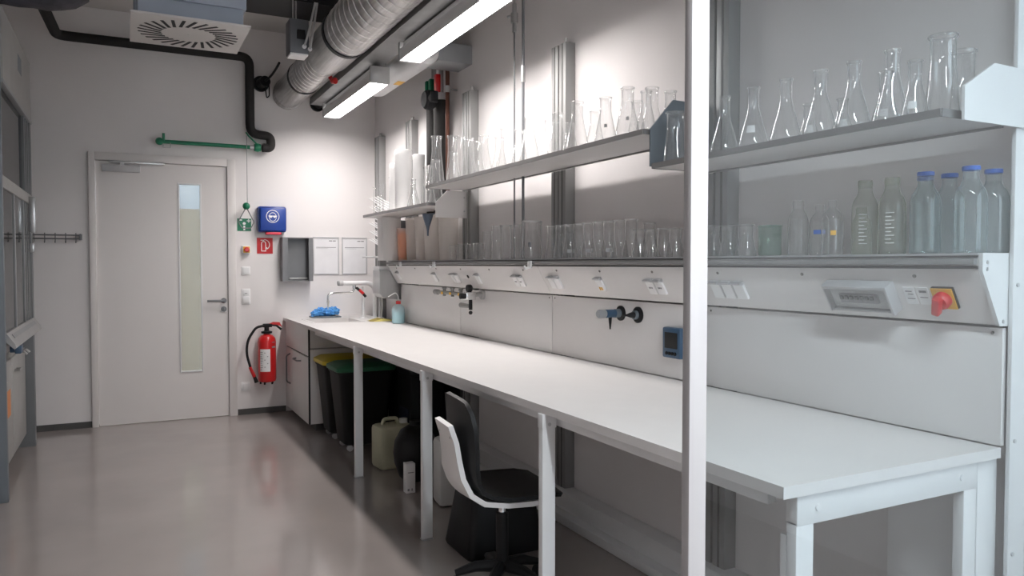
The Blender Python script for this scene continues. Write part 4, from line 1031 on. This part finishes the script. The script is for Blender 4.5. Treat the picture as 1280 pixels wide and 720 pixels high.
for y0 in (.07, .85):
    d = MB().box(-.08, -.062, y0, y0 + .76, .11, .80, .003).build('cabinet_door', M['hood_white'], t)
    MB().tube([(-.062, y0 + .1, .70), (-.03, y0 + .1, .70), (-.03, y0 + .22, .70), (-.062, y0 + .22, .70)], .006, n=8).build('door_handle', M['steel'], d)
MB().box(-.062, -.060, .55, .72, .42, .60).build('orange_label', M['orange_lbl'], t)
b = MB(); b.cyl((-.06, .75, .87), (-.02, .75, .87), .025, n=14); b.box(-.03, .01, .70, .82, .84, .90, .008); b.build('blue_fitting', M['teal'], t)
for y in (.95, 1.1): MB().tube([(-.06, y, .83), (.0, y, .83), (.02, y, .81)], .008, n=8).build('tap', M['steel'], t)

# ------------------------------------------------------------------ under the bench
def bin_(y, lidm, lab):
    t = thing('waste_bin', lab, 'waste bin', (1.66, y, 0))
    def sect(z, a, bq): return [(-a, -bq, z), (a, -bq, z), (a, bq, z), (-a, bq, z)]
    b = MB(); prev = None; rings = []
    for z, a, c in ((.05, .15, .14), (.06, .165, .15), (.60, .215, .185), (.615, .225, .195), (.632, .225, .195)):
        ring = []
        for cx, cy, s in ((-1, -1, 0), (1, -1, 1), (1, 1, 2), (-1, 1, 3)):
            for k in range(5):
                an = PI + s * PI / 2 + k * PI / 8
                ring.append(b.bm.verts.new((cx * (a - .05) + .05 * math.cos(an), cy * (c - .05) + .05 * math.sin(an), z)))
        rings.append(ring)
    b.skin(rings); b.build('bin_body', M['bin'], t)
    b = MB(); rings = []
    for z, a, c in ((.628, .232, .202), (.634, .238, .208), (.66, .236, .206), (.685, .19, .16), (.692, .08, .06)):
        ring = []
        for cx, cy, s in ((-1, -1, 0), (1, -1, 1), (1, 1, 2), (-1, 1, 3)):
            for k in range(5):
                an = PI + s * PI / 2 + k * PI / 8
                ring.append(b.bm.verts.new((cx * (a - .05) + .05 * math.cos(an), cy * (c - .05) + .05 * math.sin(an), z)))
        rings.append(ring)
    b.skin(rings); b.build('lid', lidm, t)
    for sx in (-1, 1):
        for sy in (-1, 1):
            b = MB(); b.cyl((sx * .12 - .0, sy * .11 - .012, .024), (sx * .12, sy * .11 + .012, .024), .024, n=14); b.cyl((sx * .12, sy * .11, .03), (sx * .12, sy * .11, .052), .01, n=8)
            b.build('caster', M['frame'], t)
bin_(6.40, M['yellow'], 'dark waste bin with a yellow lid beside the sink cabinet')
bin_(5.93, M['green_lid'], 'dark waste bin with a green lid behind the far bench leg')
def canister(x, y, rz, w, d, h, m, cm, lab):
    t = thing('canister', lab, 'canister', (x, y, 0), rz)
    MB().box(-w / 2, w / 2, -d / 2, d / 2, 0, h * .86, .03).build('body', m, t)
    b = MB(); b.tube([(-w * .30, 0, h * .84), (-w * .26, 0, h * .97), (w * .12, 0, h * .97), (w * .16, 0, h * .84)], .014, n=10, fillet=.03); b.build('handle', m, t)
    b = MB(); b.lathe([(0, h * .85), (.030, h * .85), (.030, h * .94), (0, h * .94)], c=(w * .33, 0, 0), n=18); b.build('cap', cm, t)
canister(1.70, 5.25, .10, .26, .20, .36, M['can_y'], M['can_w'], 'pale yellowish canister standing in the shade under the bench')
canister(1.76, 4.28, -.1, .20, .17, .47, M['can_w'], M['green_l'], 'white canister with a green cap behind the middle bench leg')
t = thing('storage_drum', 'round black drum beside the pale canister', 'drum', (1.735, 4.86, 0))
MB().lathe([(0, 0), (.08, 0), (.11, .03), (.142, .12), (.150, .19), (.14, .27), (.10, .34), (.05, .37), (0, .372)], n=32).build('drum_body', M['black_pl'], t)
MB().lathe([(0, .370), (.04, .370), (.04, .40), (0, .40)], n=20).build('drum_cap', M['black_pl'], t)
t = thing('small_carton', 'small upright white carton with dark marks on the floor', 'carton', (1.60, 4.60, 0))
MB().box(-.03, .03, -.03, .03, 0, .19, .002).build('carton_body', M['white'], t)
b = MB(); b.box(-.022, -.010, -.0308, -.03, .015, .03); b.box(.004, .012, -.0308, -.03, .015, .03); b.box(-.02, .02, -.0308, -.03, .13, .135); b.build('printed_marks', M['print'], t)
t = thing('storage_box', 'large black storage box with a blue strip in deep shade', 'box', (2.08, 5.75, 0))
MB().box(-.155, .12, -.26, .30, 0, .60, .01).build('box_body', M['black_pl'], t)
MB().box(-.165, .125, -.27, .31, .60, .64, .008).build('box_lid', M['black_pl'], t)
MB().box(-.16, -.154, -.2, .0, .20, .34).build('blue_strip', M['blue_dark'], t)
t = thing('dark_backing', 'added black sheet that darkens the wall under the bench', 'board', (2.262, 5.70, 0))  # black sheet added to keep the far wall under the bench dark
MB().box(0, .02, -.42, .70, 0, .84, .003).build('dark_sheet', M['black_pl'], t)
MB().box(-.004, 0, -.42, -.38, 0, .84).build('edge_trim', M['skirt'], t)
t = thing('black_bin', 'tapered black bin standing behind the chair', 'bin', (1.69, 3.53, 0))
b = MB(); rings = []
for z, a, c in ((0, .21, .17), (.015, .215, .175), (.31, .17, .135), (.32, .165, .13)):
    ring = []
    for cx, cy, s in ((-1, -1, 0), (1, -1, 1), (1, 1, 2), (-1, 1, 3)):
        for k in range(5):
            an = PI + s * PI / 2 + k * PI / 8
            ring.append(b.bm.verts.new((cx * (a - .04) + .04 * math.cos(an), cy * (c - .04) + .04 * math.sin(an), z)))
    rings.append(ring)
b.skin(rings); b.build('bin_body', M['black_pl'], t)
MB().box(-.165, .165, -.13, .13, .32, .332, .004).build('bin_lid', M['black_pl'], t)

# ------------------------------------------------------------------ chair
t = thing('swivel_chair', 'black swivel chair with a white outer shell pulled under the bench', 'chair', (1.50, 3.05, -.0), -.10)
def shell(path, thick, name, m, dish=.0):
    b = MB(); rows = []
    nW = 16
    for i, (x, z, w, cv) in enumerate(path):
        if i == 0: tx, tz = path[1][0] - x, path[1][1] - z
        elif i == len(path) - 1: tx, tz = x - path[-2][0], z - path[-2][1]
        else: tx, tz = path[i + 1][0] - path[i - 1][0], path[i + 1][1] - path[i - 1][1]
        l = math.hypot(tx, tz); nx, nz = -tz / l, tx / l
        r1, r2 = [], []
        for k in range(nW + 1):
            s = -1 + 2 * k / nW
            off = cv * s * s
            r1.append(b.bm.verts.new((x + nx * off, s * w, z + nz * off)))
            r2.append(b.bm.verts.new((x + nx * (off - thick), s * w, z + nz * (off - thick))))
        rows.append((r1, r2))
    for (a1, a2), (c1, c2) in zip(rows[:-1], rows[1:]):
        for k in range(nW):
            b.bm.faces.new((a1[k], a1[k + 1], c1[k + 1], c1[k])); b.bm.faces.new((a2[k], c2[k], c2[k + 1], a2[k + 1]))
        b.bm.faces.new((a1[0], c1[0], c2[0], a2[0])); b.bm.faces.new((a1[nW], a2[nW], c2[nW], c1[nW]))
    for r1, r2 in (rows[0], rows[-1]):
        for k in range(nW): b.bm.faces.new((r1[k], r1[k + 1], r2[k + 1], r2[k]))
    return b.build(name, m, t, sharp=50)
# path runs from the top of the back down and forward (x forward to the bench)
inner = [(-.215, .885, .10, .00), (-.212, .875, .145, .005), (-.205, .83, .185, .012), (-.200, .76, .205, .018), (-.198, .68, .21, .02), (-.197, .60, .21, .02), (-.190, .54, .21, .02), (-.165, .495, .213, .018), (-.12, .472, .218, .016), (-.04, .462, .225, .012), (.06, .462, .225, .010), (.14, .466, .215, .006), (.205, .462, .195, .0), (.235, .448, .15, -.004), (.242, .438, .10, -.004)]
shell(inner, .018, 'inner_shell', M['chair'])
outer = [(-.262, .775, .105, .0), (-.258, .76, .11, .0), (-.242, .70, .115, .004), (-.235, .62, .125, .008), (-.230, .55, .15, .012), (-.205, .485, .18, .014), (-.15, .448, .20, .014), (-.05, .437, .215, .012), (.06, .436, .218, .010), (.14, .438, .20, .006), (.18, .434, .16, .0)]
shell(outer, .022, 'outer_shell', M['chair_w'])
b = MB()
for s in (-1, 1): b.cyl((-.262, s * .08, .72), (-.270, s * .08, .72), .007, n=10)
b.build('shell_screw', M['steel'], t)
MB().cyl((0, 0, .34), (0, 0, .425), .016, n=16).build('gas_lift', M['chrome'], t)
MB().cyl((0, 0, .09), (0, 0, .34), .028, n=16).build('column', M['black_pl'], t)
MB().box(-.07, .07, -.07, .07, .412, .422, .004).build('seat_plate', M['black_pl'], t)
for k in range(5):
    a = .3 + k * 2 * PI / 5; c, s = math.cos(a), math.sin(a)
    lg = MB().tube([(.02 * c, .02 * s, .10), (.12 * c, .12 * s, .095), (.21 * c, .21 * s, .065)], [.028, .024, .016], n=10).build('base_arm', M['black_pl'], t)
    w = MB().cyl((.21 * c - .012 * s, .21 * s + .012 * c, .025), (.21 * c + .012 * s, .21 * s - .012 * c, .025), .025, n=16).build('caster', M['black_pl'], lg)

# ------------------------------------------------------------------ light and view
Wd = bpy.data.worlds.new('world'); S.world = Wd; Wd.use_nodes = True
N = Wd.node_tree.nodes; Lk = Wd.node_tree.links
bg = N['Background']; bg.inputs['Color'].default_value = (.86, .93, 1.0, 1); bg.inputs['Strength'].default_value = 4.8
S.view_settings.view_transform = 'Standard'; S.view_settings.look = 'None'
S.view_settings.exposure = 0.28; S.view_settings.gamma = 1.0; S.view_settings.use_curve_mapping = False
S.cycles.transparent_max_bounces = 40; S.cycles.max_bounces = 10; S.cycles.diffuse_bounces = 6; S.cycles.glossy_bounces = 5
S.cycles.caustics_reflective = False; S.cycles.caustics_refractive = False
S.cycles.sample_clamp_indirect = 6.0
